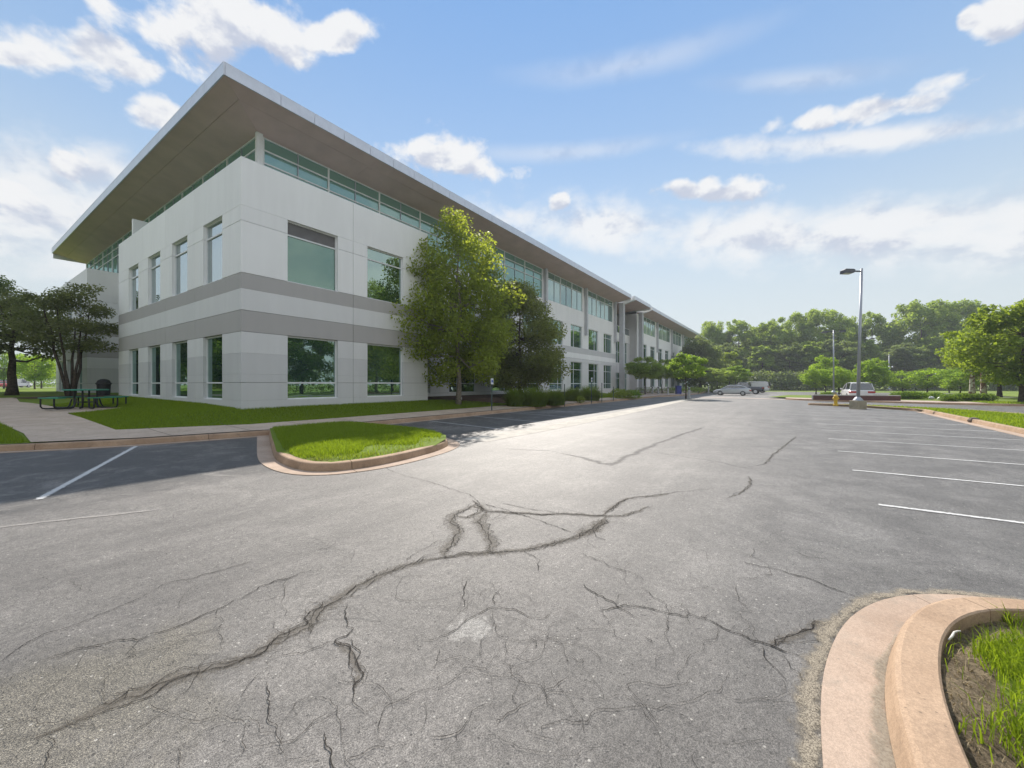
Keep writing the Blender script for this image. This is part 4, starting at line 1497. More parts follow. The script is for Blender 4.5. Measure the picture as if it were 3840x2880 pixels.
def crown_points(rng, centres, radii, per, flat_=0.7, up=0.5):
    C, N, T = [], [], []
    for c, r, n in zip(centres, radii, per):
        d = rng.normal(size=(n, 3))
        d /= np.linalg.norm(d, axis=1)[:, None]
        rr = r * rng.uniform(0.15, 1.0, n) ** 0.55
        p = d * rr[:, None]
        p[:, 2] *= flat_
        C.append(c + p)
        nn = d * 0.5 + rng.normal(size=(n, 3)) * 0.7
        nn[:, 2] += up
        nn /= np.linalg.norm(nn, axis=1)[:, None]
        N.append(nn)
        T.append(np.clip(rng.normal(0.5, 0.22, n) + rng.normal(0, 0.2), 0, 1))
    return np.concatenate(C), np.concatenate(N), np.concatenate(T)


def tree_meshes(seed, h, rx, zc, rz, ncl, nleaf, leaf, leafm, barkm, trunk_r=0.16, stems=1, shape='round', crad=0.3, spread=0.0, flat_=0.7, gaps=0.0, up=0.5, fork=0.3, ry=None):
    """returns (trunk mesh, crown mesh); the trunk stands at the origin"""
    rng = np.random.default_rng(seed)
    ry = ry or rx
    cs, rs = [], []
    tries = 0
    while len(cs) < ncl and tries < 5000:
        tries += 1
        d = rng.normal(size=3)
        d /= np.linalg.norm(d)
        rad = rng.uniform(0.3, 1.0) ** 0.5
        p = d * rad
        t = (p[2] + 1) / 2
        w = 1.0
        if shape == 'cone': w = 1.12 - 0.85 * t ** 1.2
        elif shape == 'cone2': w = 1.06 - 0.42 * t ** 2.2
        elif shape == 'vase': w = 0.45 + 0.65 * t
        elif shape == 'umbrella':
            w = 0.75 + 0.3 * t
            if p[2] < -0.55: continue
        elif shape == 'oval': w = 1.0 - 0.35 * abs(t - 0.4) ** 1.5
        q = np.array([p[0] * rx * w, p[1] * ry * w, zc + p[2] * rz])
        cs.append(q)
        rs.append(crad * rx * rng.uniform(0.65, 1.25) * (0.75 if (rad > 0.85 and p[2] > 0.2) else 1.0))
    per = np.maximum(12, (np.array(rs) ** 2 / np.sum(np.array(rs) ** 2) * nleaf)).astype(int)
    C, N, T = crown_points(rng, np.array(cs), rs, per, flat_, up)
    keep = np.ones(len(C), bool)
    if gaps:
        keep = rng.uniform(size=len(C)) > gaps
    me_c = leaf_mesh('crown', C[keep], N[keep], leaf, T[keep], rng, mat=leafm)
    mb = MB()
    stems_p = []
    for si in range(stems):
        an = 2 * math.pi * si / max(1, stems) + rng.uniform(0, 1)
        lean = 0 if stems == 1 else rng.uniform(0.5, 1.0) * spread
        base = np.array([math.cos(an) * 0.12 * (stems > 1), math.sin(an) * 0.12 * (stems > 1), -0.15])
        top = np.array([math.cos(an) * lean, math.sin(an) * lean, zc + rz * rng.uniform(0.1, 0.55)])
        pts = []
        for t in np.linspace(0, 1, 7):
            p = base + (top - base) * t
            p[:2] += rng.normal(0, 0.05 * h / 8, 2) * (t > 0) * (t < 1)
            pts.append(p)
        rr = trunk_r * (1.0 if stems == 1 else 0.62)
        rads = [rr * (1.35 if i == 0 else 1.0) * (1 - 0.78 * (i / 6)) for i in range(7)]
        mb.tube(pts, rads, 9)
        stems_p.append((np.array(pts), rads))
    order = np.argsort([-r for r in rs])
    for ci in order[:min(len(cs), 46)]:
        c = cs[ci]
        pts, rads = stems_p[rng.integers(0, len(stems_p))] if stems > 1 else stems_p[0]
        if stems > 1:
            best = min(range(len(stems_p)), key=lambda q: np.linalg.norm(stems_p[q][0][4][:2] - c[:2]))
            pts, rads = stems_p[best]
        zt = min(c[2] - 0.25 * np.linalg.norm(c[:2] - pts[3][:2]), pts[-1][2])
        zt = max(zt, fork * (zc - rz) + 0.5 * fork)
        zt = min(max(zt, (zc - rz) * 0.75), pts[-1][2])
        k = int(np.clip(np.searchsorted(pts[:, 2], zt), 1, 6))
        a = pts[k]
        mid = a * 0.5 + c * 0.5 + np.array([0, 0, -0.06 * np.linalg.norm(c - a)]) + rng.normal(0, 0.05 * rx, 3)
        r0 = min(rads[k] * 0.6, 0.055 * np.linalg.norm(c - a) ** 0.7 + 0.012)
        mb.tube([a, mid, c], [r0, r0 * 0.6, r0 * 0.22], 6, cap=False)
    me_t = bpy.data.meshes.new('trunk')
    me_t.from_pydata(mb.v, [], mb.f)
    me_t.materials.append(barkm)
    me_t.polygons.foreach_set('use_smooth', [True] * len(me_t.polygons))
    return me_t, me_c


TREE_LIB = {}


def plant(name, label, cat, loc, key, group=None, scale=(1, 1, 1), rot=0.0, tilt=None, **kw):
    if key not in TREE_LIB:
        TREE_LIB[key] = tree_meshes(**kw)
    t, c = TREE_LIB[key]
    e = empty(name, loc, rot, label, cat, group)
    e.scale = scale
    if tilt: e.rotation_euler = (tilt[0], tilt[1], rot)
    link('trunk', t, None, e)
    link('crown', c, None, e)
    return e


def hz(p): return (p[0], p[1], float(H(p[0], p[1])))


# trees by the long facade
p = PD(1719, 23.9)
plant('tree', 'tall leafy tree with a pale lower trunk in front of the facade, its top sunlit', 'tree', hz(p), 'big1', seed=11, h=12, rx=3.35, zc=6.1, rz=5.3, ncl=140, nleaf=40000, leaf=0.17,
      leafm=M_leafA, barkm=M_barkp, trunk_r=0.15, shape='cone2', crad=0.30, flat_=0.9, gaps=0.05)
p = PD(1950, 31.0)
plant('tree', 'broad dark green tree right of the tallest tree, hiding part of the facade', 'tree', hz(p), 'big2', seed=23, h=9.5, rx=3.9, zc=5.0, rz=4.6, ncl=120, nleaf=46000, leaf=0.18,
      leafm=M_leafO, barkm=M_bark, trunk_r=0.15, shape='cone', crad=0.32, flat_=0.55, gaps=0.05, up=0.9)
# trees beside the short facade
tl = t_l
plant('tree', 'dark multi stemmed tree behind the green picnic table', 'tree', hz(tl), 'left1', seed=35, h=7, rx=2.5, zc=4.4, rz=2.7, ncl=80, nleaf=10500, leaf=0.15,
      leafm=M_leafR, barkm=M_bark, trunk_r=0.16, stems=5, spread=1.5, shape='umbrella', crad=0.28, flat_=0.5, up=0.8, gaps=0.05)
p = PD(45, 27.0)
plant('tree', 'large dark tree with a thick trunk at the left edge', 'tree', hz(p), 'left2', seed=47, h=8, rx=3.3, zc=4.4, rz=3.0, ncl=80, nleaf=14000, leaf=0.17,
      leafm=M_leafR, barkm=M_bark, trunk_r=0.27, shape='umbrella', crad=0.28, flat_=0.5, up=0.8, gaps=0.06)
p = PD(-40, 31.0)
plant('tree', 'taller dark tree cut off by the left edge of the picture', 'tree', hz(p), 'left3', seed=48, h=9, rx=2.6, zc=6.2, rz=3.3, ncl=60, nleaf=14000, leaf=0.18,
      leafm=M_leafB, barkm=M_bark, trunk_r=0.25, shape='oval', crad=0.30, flat_=0.6, up=0.8, gaps=0.05)
# young trees on the sunlit field far left
YOUNG = dict(seed=61, h=5.5, rx=2.3, zc=3.6, rz=2.0, ncl=44, nleaf=6000, leaf=0.24, leafm=M_leafC, barkm=M_bark, trunk_r=0.10, shape='round', crad=0.36, flat_=0.7)
YOUNG2 = dict(YOUNG, seed=62, rx=2.0, rz=2.4, zc=3.7)
for (px, d, s, lab) in [(130, 66, 1.0, 'slim young tree on the sunlit field, its trunk nearest the dark stems'), (155, 74, 1.1, 'slim young tree on the sunlit field, set back behind its neighbour'),
                        (15, 72, 1.2, 'bright young tree on the field at the far left edge'), (300, 84, 1.2, 'bright young tree on the field seen between the dark stems')]:
    plant('young_tree', lab, 'tree', PD(px, d, 0.75), 'young', 'young trees on the far field', (s, s, s), px * 0.1, **YOUNG)
# bright ornamental trees and the mass beside the entrance
p = PD(2572, 43.0, 0.15)
plant('ornamental_tree', 'small bright lime green tree lit by the sun by the bollards', 'tree', p, 'lime', seed=71, h=4.6, rx=2.15, zc=3.15, rz=1.55, ncl=50, nleaf=9000, leaf=0.20,
      leafm=M_leafC, barkm=M_bark, trunk_r=0.08, shape='umbrella', crad=0.30, flat_=0.45, up=1.0)
p = PD(2420, 55.0, 0.15)
plant('ornamental_tree', 'small shaded green tree in front of the entrance', 'tree', p, 'ent', seed=72, h=4.8, rx=2.9, zc=3.35, rz=1.7, ncl=50, nleaf=9000, leaf=0.22,
      leafm=M_leafD, barkm=M_bark, trunk_r=0.09, shape='umbrella', crad=0.28, flat_=0.5, up=0.8)
p = PD(2482, 60.0, 0.15)
plant('ornamental_tree', 'small green tree between the entrance tree and the lime green tree', 'tree', p, 'ent', None, (0.85, 0.85, 1.0), 2.0)
p = PD(2625, 86.0, 0.15)
plant('evergreen_tree', 'big dark evergreen leaning over the far end of the building', 'tree', p, 'dark1', seed=73, h=13, rx=6.2, zc=6.2, rz=6.0, ncl=90, nleaf=17000, leaf=0.42,
      leafm=M_leafB, barkm=M_bark, trunk_r=0.3, shape='cone', crad=0.26, flat_=0.7)
p = PD(2735, 92.0, 0.15)
plant('tree', 'pale yellow green tree beside the dark evergreen', 'tree', p, 'pale1', seed=74, h=8, rx=2.7, zc=5.0, rz=4.0, ncl=46, nleaf=7000, leaf=0.34,
      leafm=M_leafE, barkm=M_bark, trunk_r=0.15, shape='oval', crad=0.33)
p = PD(2758, 72.0, 0.1)
plant('ornamental_tree', 'low spreading lime tree above the parked cars', 'tree', p, 'lime', None, (1.25, 1.25, 1.0), 1.0)
p = PD(2690, 70.0, 0.1)
plant('ornamental_tree', 'low green tree left of the parked silver car', 'tree', p, 'ent', None, (0.9, 0.9, 0.85), 4.0)

# the wood beyond the lot
WOOD = [dict(seed=101, h=24, rx=6.5, zc=14, rz=10.5, ncl=150, nleaf=20000, leaf=0.55, leafm=M_leafD, barkm=M_bark, trunk_r=0.4, shape='oval', crad=0.22, flat_=1.1, up=0.1),
        dict(seed=102, h=24, rx=5.5, zc=15, rz=9.5, ncl=130, nleaf=19000, leaf=0.55, leafm=M_leafD, barkm=M_bark, trunk_r=0.4, shape='oval', crad=0.23, flat_=1.1, up=0.1),
        dict(seed=103, h=20, rx=5.0, zc=10.5, rz=10, ncl=110, nleaf=17000, leaf=0.56, leafm=M_leafB, barkm=M_bark, trunk_r=0.35, shape='oval', crad=0.24, flat_=1.0, up=0.25),
        dict(seed=104, h=26, rx=7.5, zc=17, rz=9.5, ncl=170, nleaf=22000, leaf=0.55, leafm=M_leafD, barkm=M_bark, trunk_r=0.45, shape='round', crad=0.19, flat_=1.1, up=0.1),
        dict(seed=105, h=20, rx=4.2, zc=10.0, rz=10, ncl=120, nleaf=16000, leaf=0.52, leafm=M_leafD, barkm=M_bark, trunk_r=0.3, shape='oval', crad=0.22, flat_=1.15, up=0.2)]
# (px, distance, kind, top y in the photograph, width factor, label)
wood = [(2670, 128, 0, 1195, 1.0, 'tall wood tree rising behind the far end of the roof'), (2770, 122, 1, 1190, 1.05, 'round topped wood tree right of the roof end'), (2840, 126, 0, 1215, 0.85, 'wood tree above the parked cars'),
        (2905, 118, 1, 1185, 1.1, 'wood tree with a flat crown above the gap in the hedge'), (2990, 122, 0, 1165, 0.8, 'slender wood tree left of the far lamp post'), (3080, 118, 3, 1150, 0.95, 'open crowned wood tree behind the far lamp post'),
        (3170, 126, 0, 1175, 0.85, 'wood tree just left of the nearest lamp post'), (3270, 120, 1, 1160, 0.85, 'wood tree just right of the nearest lamp post'), (3350, 124, 2, 1185, 0.8, 'narrow dark wood tree left of the tallest tree'),
        (3455, 112, 3, 1120, 1.1, 'left half of the tallest pair of wood trees'), (3580, 112, 3, 1122, 1.1, 'right half of the tallest pair of wood trees'), (3680, 118, 0, 1200, 0.9, 'wood tree behind the maples, left part'),
        (3780, 116, 1, 1190, 1.0, 'wood tree behind the maples, right part'), (3900, 118, 0, 1180, 1.1, 'wood tree beyond the right edge of the picture'),
        (2720, 112, 2, 1275, 1.0, 'lower dark tree in the wood near the roof end'), (2860, 108, 2, 1290, 1.15, 'lower dark tree in the wood above the dark hedge'), (2960, 106, 2, 1280, 1.0, 'lower dark tree in the wood left of the young trees'),
        (3040, 106, 2, 1270, 1.1, 'lower dark tree behind the young trees'), (3150, 104, 2, 1262, 1.2, 'lower leafy tree between the two left lamp posts'), (3240, 106, 2, 1265, 1.1, 'lower dark tree behind the nearest lamp post'),
        (3390, 104, 2, 1275, 1.2, 'lower dark tree behind the slim right lamp post'), (3500, 104, 2, 1255, 1.2, 'lower dark tree below the tallest pair'), (3610, 104, 2, 1260, 1.3, 'lower dark tree left of the maples'),
        (3730, 106, 2, 1250, 1.2, 'lower dark tree behind the maples'), (3850, 106, 2, 1250, 1.3, 'lower dark tree at the right edge')]
for i, (px, d, kd, ty, wf, lab) in enumerate(wood):
    if kd == 2 and i % 2: kd = 4
    kw = WOOD[kd]
    top = (1440 - ty) / FPX * d + 1.6
    sc = top / (kw['zc'] + kw['rz'] * 1.02)
    plant('wood_tree', lab, 'tree', PD(px, d, -0.1), 'wood%d' % kd, 'trees of the wood beyond the lot', (wf, wf, sc), i * 2.1, **kw)


def leaf_blob(name, label, cat, loc, parts, leaf, mat, seed, nleaf, group=None, stem=True, kind=None, up=0.4):
    """shrub or hedge: foliage gathered in ellipsoids (cx, cy, cz, rx, ry, rz)"""
    rng = np.random.default_rng(seed)
    C, N, T = [], [], []
    vol = np.array([p[3] * p[4] + p[4] * p[5] + p[3] * p[5] for p in parts])
    for p, w in zip(parts, vol / vol.sum()):
        n = max(10, int(nleaf * w))
        d = rng.normal(size=(n, 3))
        d /= np.linalg.norm(d, axis=1)[:, None]
        d[:, 2] = np.abs(d[:, 2]) * np.sign(rng.uniform(-0.35, 1, n))
        rr = rng.uniform(0.6, 1.05, n)
        lump = 1 + 0.16 * np.sin(d[:, 0] * 5 + seed) * np.cos(d[:, 1] * 6 + p[0]) + 0.1 * np.sin(d[:, 2] * 9)
        q = d * (rr * lump)[:, None] * np.array(p[3:6]) + np.array(p[:3])
        q[:, 2] = np.maximum(q[:, 2], 0.02)
        nn = d * 0.8 + rng.normal(size=(n, 3)) * 0.6
        nn[:, 2] += up
        nn /= np.linalg.norm(nn, axis=1)[:, None]
        C.append(q); N.append(nn); T.append(np.clip(rng.normal(0.5, 0.22, n) + rng.normal(0, 0.1), 0, 1))
    me = leaf_mesh('foliage', np.concatenate(C), np.concatenate(N), leaf, np.concatenate(T), rng, mat=mat)
    e = empty(name, loc, 0, label, cat, group, kind)
    link('foliage', me, None, e)
    if stem:
        mb = MB()
        for p in parts:
            for q in range(3):
                a = rng.uniform(0, 6.28)
                mb.tube([(p[0] + 0.08 * math.cos(a), p[1] + 0.08 * math.sin(a), -0.05), (p[0] + p[3] * 0.5 * math.cos(a), p[1] + p[4] * 0.5 * math.sin(a), p[2] + p[5] * 0.3)], [0.025, 0.01], 6)
        mb.build('stem', M_bark, e, smooth=True)
    return e


def hedge_parts(L, w, h, n, ang=0.0, seed=0):
    rng = np.random.default_rng(seed)
    ps = []
    for i in range(n):
        t = (i + 0.5) / n - 0.5
        x, y = t * L * math.cos(ang), t * L * math.sin(ang)
        ps.append((x + rng.normal(0, 0.04), y + rng.normal(0, 0.04), h * 0.45, L / n * 0.75 * abs(math.cos(ang)) + w * 0.5 * abs(math.sin(ang)), L / n * 0.75 * abs(math.sin(ang)) + w * 0.5 * abs(math.cos(ang)), h * rng.uniform(0.5, 0.6)))
    return ps


# dark thicket at the foot of the wood
RA = math.atan2(RT[1], RT[0])
for i, (px, w_, d, h_, lab) in enumerate([(2885, 9.5, 98, 4.6, 'dense dark thicket closing the far end of the lot, left part'), (2990, 9.0, 97, 4.4, 'dense dark thicket closing the far end of the lot, right part'), (3110, 13, 99, 4.2, 'dark thicket behind the young trees'),
                                     (3290, 14, 99, 4.0, 'dark thicket behind the white car'), (3480, 16, 98, 4.0, 'dark thicket behind the round hedges'), (3690, 16, 97, 4.0, 'dark thicket behind the mottled trunks'), (3900, 16, 97, 4.2, 'dark thicket at the right edge'), (2780, 10, 100, 4.5, 'dark thicket behind the parked van')]):
    leaf_blob('thicket', lab, 'shrub', PD(px, d, 0.0), hedge_parts(w_, 4.5, h_, 6, RA, i), 0.5, M_leafB, 200 + i, 2600, 'thicket at the foot of the wood')

# young trees planted between the lots
yt = [(3060, 63, 0, 1376, 0.86, 'young tree with a pale slim trunk left of the far lamp post'), (3095, 70, 1, 1328, 1.0, 'taller young tree just left of the far lamp post'), (3146, 62, 0, 1378, 1.05, 'young tree between the far lamp post and the white car'),
      (3270, 61, 1, 1340, 1.15, 'young tree just right of the nearest lamp post'), (3385, 66, 0, 1392, 0.95, 'pale young tree behind the long bright hedge'), (3478, 62, 0, 1382, 1.2, 'young tree behind the small round hedges'),
      (3600, 55, 1, 1392, 1.0, 'young tree left of the mottled trunks'), (3560, 72, 0, 1378, 1.0, 'young tree set back behind the low hedge row')]
for px, d, kd, ty, wf, lab in yt:
    kw = (YOUNG, YOUNG2)[kd]
    top = (1440 - ty) / FPX * d + 1.6
    sc = top / (kw['zc'] + kw['rz'] * 1.05)
    plant('young_tree', lab, 'tree', PD(px, d, 0.0), ('young', 'young2')[kd], 'young trees between the lots', (wf, wf, sc), px * 0.37, **kw)
# maples on the right
MAP = dict(seed=81, h=8, rx=3.9, zc=5.0, rz=3.2, ncl=90, nleaf=22000, leaf=0.25, leafm=M_leafE, barkm=M_bark, trunk_r=0.20, shape='round', crad=0.27, flat_=0.6, up=0.8, gaps=0.03)
plant('maple_tree', 'large spreading tree with a dark trunk at the right edge', 'tree', PD(3835, 32, 0.15), 'maple', 'spreading trees on the right', (1.05, 1.05, 1.0), 0.4, **MAP)
plant('maple_tree', 'spreading tree with two slim trunks behind the low hedge', 'tree', PD(3748, 46, 0.1), 'maple', 'spreading trees on the right', (1.05, 1.05, 1.12), 2.4)
plant('maple_tree', 'spreading tree beyond the right edge of the picture', 'tree', PD(3990, 40, 0.1), 'maple', 'spreading trees on the right', (1.1, 1.1, 1.15), 3.9)
MOT = dict(seed=83, h=7, rx=2.4, zc=4.9, rz=2.0, ncl=36, nleaf=3600, leaf=0.27, leafm=M_leafE, barkm=None, trunk_r=0.27, shape='round', crad=0.32, flat_=0.6, up=0.8)


def mottled():
    m, k, out = newmat('mottled_bark')
    g = k.add('ShaderNodeNewGeometry').outputs['Position']
    c = k.mix(k.ramp(k.noise(g, 2.6, 4, 0.6, 0.8), 0.47, 0.53), (0.17, 0.085, 0.06), (0.50, 0.45, 0.38))
    b = pbsdf(k, c, 0.85, 0, 0.2)
    k.l.new(b.outputs[0], out.inputs[0])
    return m


MOT['barkm'] = mottled()
plant('mottled_tree', 'tree with a brown and cream mottled trunk, left of a pair', 'tree', PD(3644, 43, 0.15), 'mottled', 'mottled trunks by the low hedge', (1, 1, 1), 0, **MOT)
plant('mottled_tree', 'tree with a brown and cream mottled trunk, right of a pair', 'tree', PD(3688, 43.5, 0.15), 'mottled', 'mottled trunks by the low hedge', (1, 1, 1.02), 2.6)

# hedges on the plaza
def hedge_at(px, d, L, w, h, n, ang, lab, seed, nl, leaf=0.11, mat=None):
    return leaf_blob('hedge', lab, 'hedge', PD(px, d, 0.13), hedge_parts(L, w, h, n, ang, seed), leaf, mat or M_hedge, seed, nl * 2, 'clipped hedges on the plaza')
hedge_at(3405, 38.5, 2.6, 1.2, 0.72, 5, RA, 'long rounded bright hedge right of the brick wall', 300, 3000)
hedge_at(3481, 42, 0.9, 0.8, 0.55, 2, RA, 'small clipped bush between the long hedge and the white stones', 301, 900)
hedge_at(3510, 40, 0.9, 0.8, 0.6, 2, RA, 'small clipped bush right of the white stones', 302, 900)
hedge_at(3560, 33.6, 0.85, 0.7, 0.52, 2, RA, 'low dark bush at the corner of the hedge row', 303, 900)
hedge_at(3650, 34.8, 3.1, 0.9, 0.62, 7, RA, 'long low hedge under the mottled trunks', 304, 3200)
hedge_at(3585, 38, 2.4, 0.8, 0.5, 5, RA, 'low hedge behind the corner bush', 305, 2000)
hedge_at(3100, 44, 0.95, 0.8, 0.55, 2, RA, 'small dark hedge beside the hydrant', 306, 900)
for i, (px, d) in enumerate([(3493, 38), (3527, 36.5)]):
    mb = MB()
    mb.lathe([(0.05, 0.0), (0.2, 0.03), (0.23, 0.14), (0.15, 0.26), (0.03, 0.3)], n=9)
    o = mb.build('white_stone', M_sign, None, smooth=True, loc=PD(px, d, 0.14))
    tag(o, ['white rounded stone beside the small clipped bushes, left one', 'white rounded stone beside the corner of the hedge, right one'][i], 'stone', 'white stones by the hedges')


# ornamental grass clumps
def orn_grass(label, loc, R, h, n, seed, ry=None):
    rng = np.random.default_rng(seed)
    ry = ry or R
    V, F, T = [], [], []
    for i in range(n):
        a = rng.uniform(0, 2 * math.pi)
        r0 = math.sqrt(rng.uniform(0, 1))
        bx, by = math.cos(a) * r0 * R * 0.6, math.sin(a) * r0 * ry * 0.6
        hh = h * rng.uniform(0.6, 1.12) * (1 - 0.5 * r0 * r0)
        a2 = a + rng.normal(0, 0.7)
        out = R * rng.uniform(0.25, 0.85)
        w = 0.018
        px_, py_ = -math.sin(a2) * w, math.cos(a2) * w
        b = len(V)
        for t in (0, 0.45, 0.8, 1.0):
            x = bx + math.cos(a2) * out * t * t
            y = by + math.sin(a2) * out * t * t
            z = hh * (1.25 * t - 0.33 * t ** 3 if t < 1 else 0.86)
            ww = 1 - 0.8 * t
            V += [(x - px_ * ww, y - py_ * ww, z), (x + px_ * ww, y + py_ * ww, z)]
        for q in range(3):
            F.append((b + 2 * q, b + 2 * q + 1, b + 2 * q + 3, b + 2 * q + 2))
            T.append(np.clip(rng.normal(0.45, 0.2), 0, 1))
    me = bpy.data.meshes.new('ornamental_grass')
    me.from_pydata(V, [], F)
    me.attributes.new('tint', 'FLOAT', 'FACE').data.foreach_set('value', np.array(T, np.float32))
    me.materials.append(M_orn)
    o = link('ornamental_grass', me, None, None, loc)
    return tag(o, label, 'ornamental grass', 'ornamental grass clumps along the bed')


for i, (px, d, R, h, lab) in enumerate([(1935, 25.5, 0.95, 1.35, 'shaded ornamental grass clump at the foot of the broad tree'), (2005, 26.0, 1.2, 1.45, 'large ornamental grass clump, middle of the left bed'), (2080, 27.5, 1.05, 1.3, 'ornamental grass clump at the right end of the left bed'),
                                        (2150, 33, 0.95, 1.35, 'ornamental grass clump left of the white sign'), (2212, 34.5, 1.25, 1.5, 'ornamental grass clump behind the white sign')]):
    p = PD(px, d)
    orn_grass(lab, hz(p), R, h, 1500, 400 + i)
for i, (px, d, R, h, lab) in enumerate([(2318, 40.0, 0.9, 0.95, 'rounded yellow green shrub next to the tall column, left of three'), (2346, 40.6, 0.8, 0.85, 'rounded yellow green shrub, middle of three'), (2378, 41.0, 0.85, 0.8, 'rounded green shrub, right of three')]):
    p = PD(px, d)
    leaf_blob('shrub', lab, 'shrub', hz(p), [(0, 0, h * 0.4, R, R, h * 0.6)], 0.11, M_leafY if i < 2 else M_leafC, 430 + i, 1500, 'round shrubs by the entrance')
p = PD(2178, 31.0)
leaf_blob('shrub', 'small yellow shrub between the ornamental grasses', 'shrub', hz(p), [(0, 0, 0.25, 0.35, 0.35, 0.3)], 0.09, M_leafY, 440, 400)
for i, (px, d, L, lab) in enumerate([(2460, 62, 6.0, 'low dark hedge under the entrance trees'), (2570, 64, 5.0, 'low hedge behind the blue bin'), (2650, 70, 5.0, 'low dark hedge left of the silver car')]):
    leaf_blob('hedge', lab, 'hedge', PD(px, d, 0.15), hedge_parts(L, 1.1, 0.95, 5, RA, i), 0.16, M_leafB if i != 1 else M_leafD, 450 + i, 1500, 'low hedges at the entrance')

# trees across the lot, behind the photographer and beyond the left edge: seen in the windows
refl = [(-8, -52, 'maple', 1.5), (2, -50, 'big1', 0.9), (11, -52, 'maple', 1.4), (20, -54, 'big2', 1.2), (30, -52, 'maple', 1.5), (41, -54, 'big1', 0.95), (52, -55, 'maple', 1.6), (64, -56, 'maple', 1.5), (-20, -48, 'big2', 1.2),
        (-26, -6, 'maple', 1.3), (-29, 6, 'big2', 1.2), (-27, 17, 'maple', 1.4), (-29, 28, 'big1', 0.9), (-26, 40, 'maple', 1.4), (-30, 52, 'big2', 1.3), (-24, -22, 'big1', 0.85), (38, -42, 'big1', 1.75), (-10.5, 31, 'maple', 1.0), (-15, 40, 'big2', 1.0), (-11, 49, 'maple', 1.1), (-19, 62, 'maple', 1.4), (-9.5, 64, 'big2', 1.0), (-13, 80, 'maple', 1.5)]
for i, (x, y, L_, a_) in enumerate([(-14, -57, 18, 0), (4, -57, 18, 0), (22, -58, 18, 0), (40, -59, 18, 0), (58, -60, 18, 0), (-34, -8, 20, 1.57), (-34, 12, 20, 1.57), (-34, 32, 20, 1.57), (-34, 52, 20, 1.57)]):
    leaf_blob('thicket', 'leafy thicket outside the frame, seen only as a reflection in the windows', 'shrub', (x, y, 0.0), hedge_parts(L_, 3.5, 4.5, 7, a_, 60 + i), 0.42, M_leafE if i % 2 else M_leafD, 700 + i, 2600, 'thickets outside the frame')
for i, (px, d, L_, lab) in enumerate([(60, 118, 22, 'bright shrubs along the far road, left part'), (210, 116, 20, 'bright shrubs along the far road, behind the dark stems'), (380, 114, 20, 'bright shrubs along the far road, beside the far block')]):
    leaf_blob('thicket', lab, 'shrub', PD(px, d, 0.6), hedge_parts(L_, 4, 5.5, 8, RA, 80 + i), 0.45, M_leafC, 720 + i, 3200, 'shrubs along the far road')
for i, (x, y, key, s) in enumerate(refl):
    plant('tree', 'leafy tree outside the frame, seen only as a reflection in the windows', 'tree', (x, y, 0.0), key, 'trees outside the frame', (s, s, s), i * 1.7)


# ------------------------------------------------------------------ grass
def inpoly(P, poly):
    x, y = P[:, 0], P[:, 1]
    r = np.zeros(len(P), bool)
    n = len(poly)
    for i in range(n):
        x0, y0 = poly[i][:2]
        x1, y1 = poly[(i + 1) % n][:2]
        c = ((y0 > y) != (y1 > y)) & (x < (x1 - x0) * (y - y0) / (y1 - y0 + 1e-12) + x0)
        r ^= c
    return r


def blades(name, P, Z, h, w, mat, seed, lean=0.5, seg=1, dry=None):
    rng = np.random.default_rng(seed)
    n = len(P)
    a = rng.uniform(0, 2 * math.pi, n)
    hh = h * rng.uniform(0.55, 1.3, n)
    ld = rng.uniform(0, 2 * math.pi, n)
    lv = np.stack([np.cos(ld), np.sin(ld)], 1) * (lean * hh * rng.uniform(0.2, 1.2, n))[:, None]
    wd = np.stack([np.cos(a), np.sin(a)], 1) * (w * rng.uniform(0.7, 1.3, n))[:, None] / 2
    base = np.concatenate([P, Z[:, None]], 1)
    if seg == 1:
        V = np.empty((n, 3, 3))
        V[:, 0] = base; V[:, 0, :2] -= wd
        V[:, 1] = base; V[:, 1, :2] += wd
        V[:, 2] = base; V[:, 2, :2] += lv; V[:, 2, 2] += hh
        V[:, :2, 2] -= 0.01
        idx = np.arange(n * 3)
        tot = np.full(n, 3)
        start = np.arange(0, n * 3, 3)
        tint = np.clip(rng.normal(0.5, 0.25, n), 0, 1)
        nf = n
    else:
        V = np.empty((n, 5, 3))
        V[:, 0] = base; V[:, 0, :2] -= wd
        V[:, 1] = base; V[:, 1, :2] += wd
        m = base.copy(); m[:, :2] += lv * 0.32; m[:, 2] += hh * 0.62
        V[:, 2] = m; V[:, 2, :2] += wd * 0.75
        V[:, 3] = m; V[:, 3, :2] -= wd * 0.75
        V[:, 4] = base; V[:, 4, :2] += lv * 1.15; V[:, 4, 2] += hh * 0.95
        V[:, :2, 2] -= 0.01
        o = np.arange(n)[:, None] * 5
        idx = np.concatenate([o + 0, o + 1, o + 2, o + 3, o + 3, o + 2, o + 4], 1).ravel()
        start = np.stack([np.arange(n) * 7, np.arange(n) * 7 + 4], 1).ravel()
        tot = np.tile([4, 3], n)
        tint = np.repeat(np.clip(rng.normal(0.5, 0.25, n), 0, 1), 2)
        nf = 2 * n
    me = bpy.data.meshes.new(name)
    me.vertices.add(V.shape[0] * V.shape[1])
    me.vertices.foreach_set('co', V.ravel())
    me.loops.add(len(idx))
    me.loops.foreach_set('vertex_index', idx.astype(np.int32))
    me.polygons.add(nf)
    me.polygons.foreach_set('loop_start', start.astype(np.int32))
    me.polygons.foreach_set('loop_total', tot.astype(np.int32))
    me.attributes.new('tint', 'FLOAT', 'FACE').data.foreach_set('value', tint.astype(np.float32))
    me.materials.append(mat)
    me.update(calc_edges=True)
    return tag(link(name, me), kind='stuff')


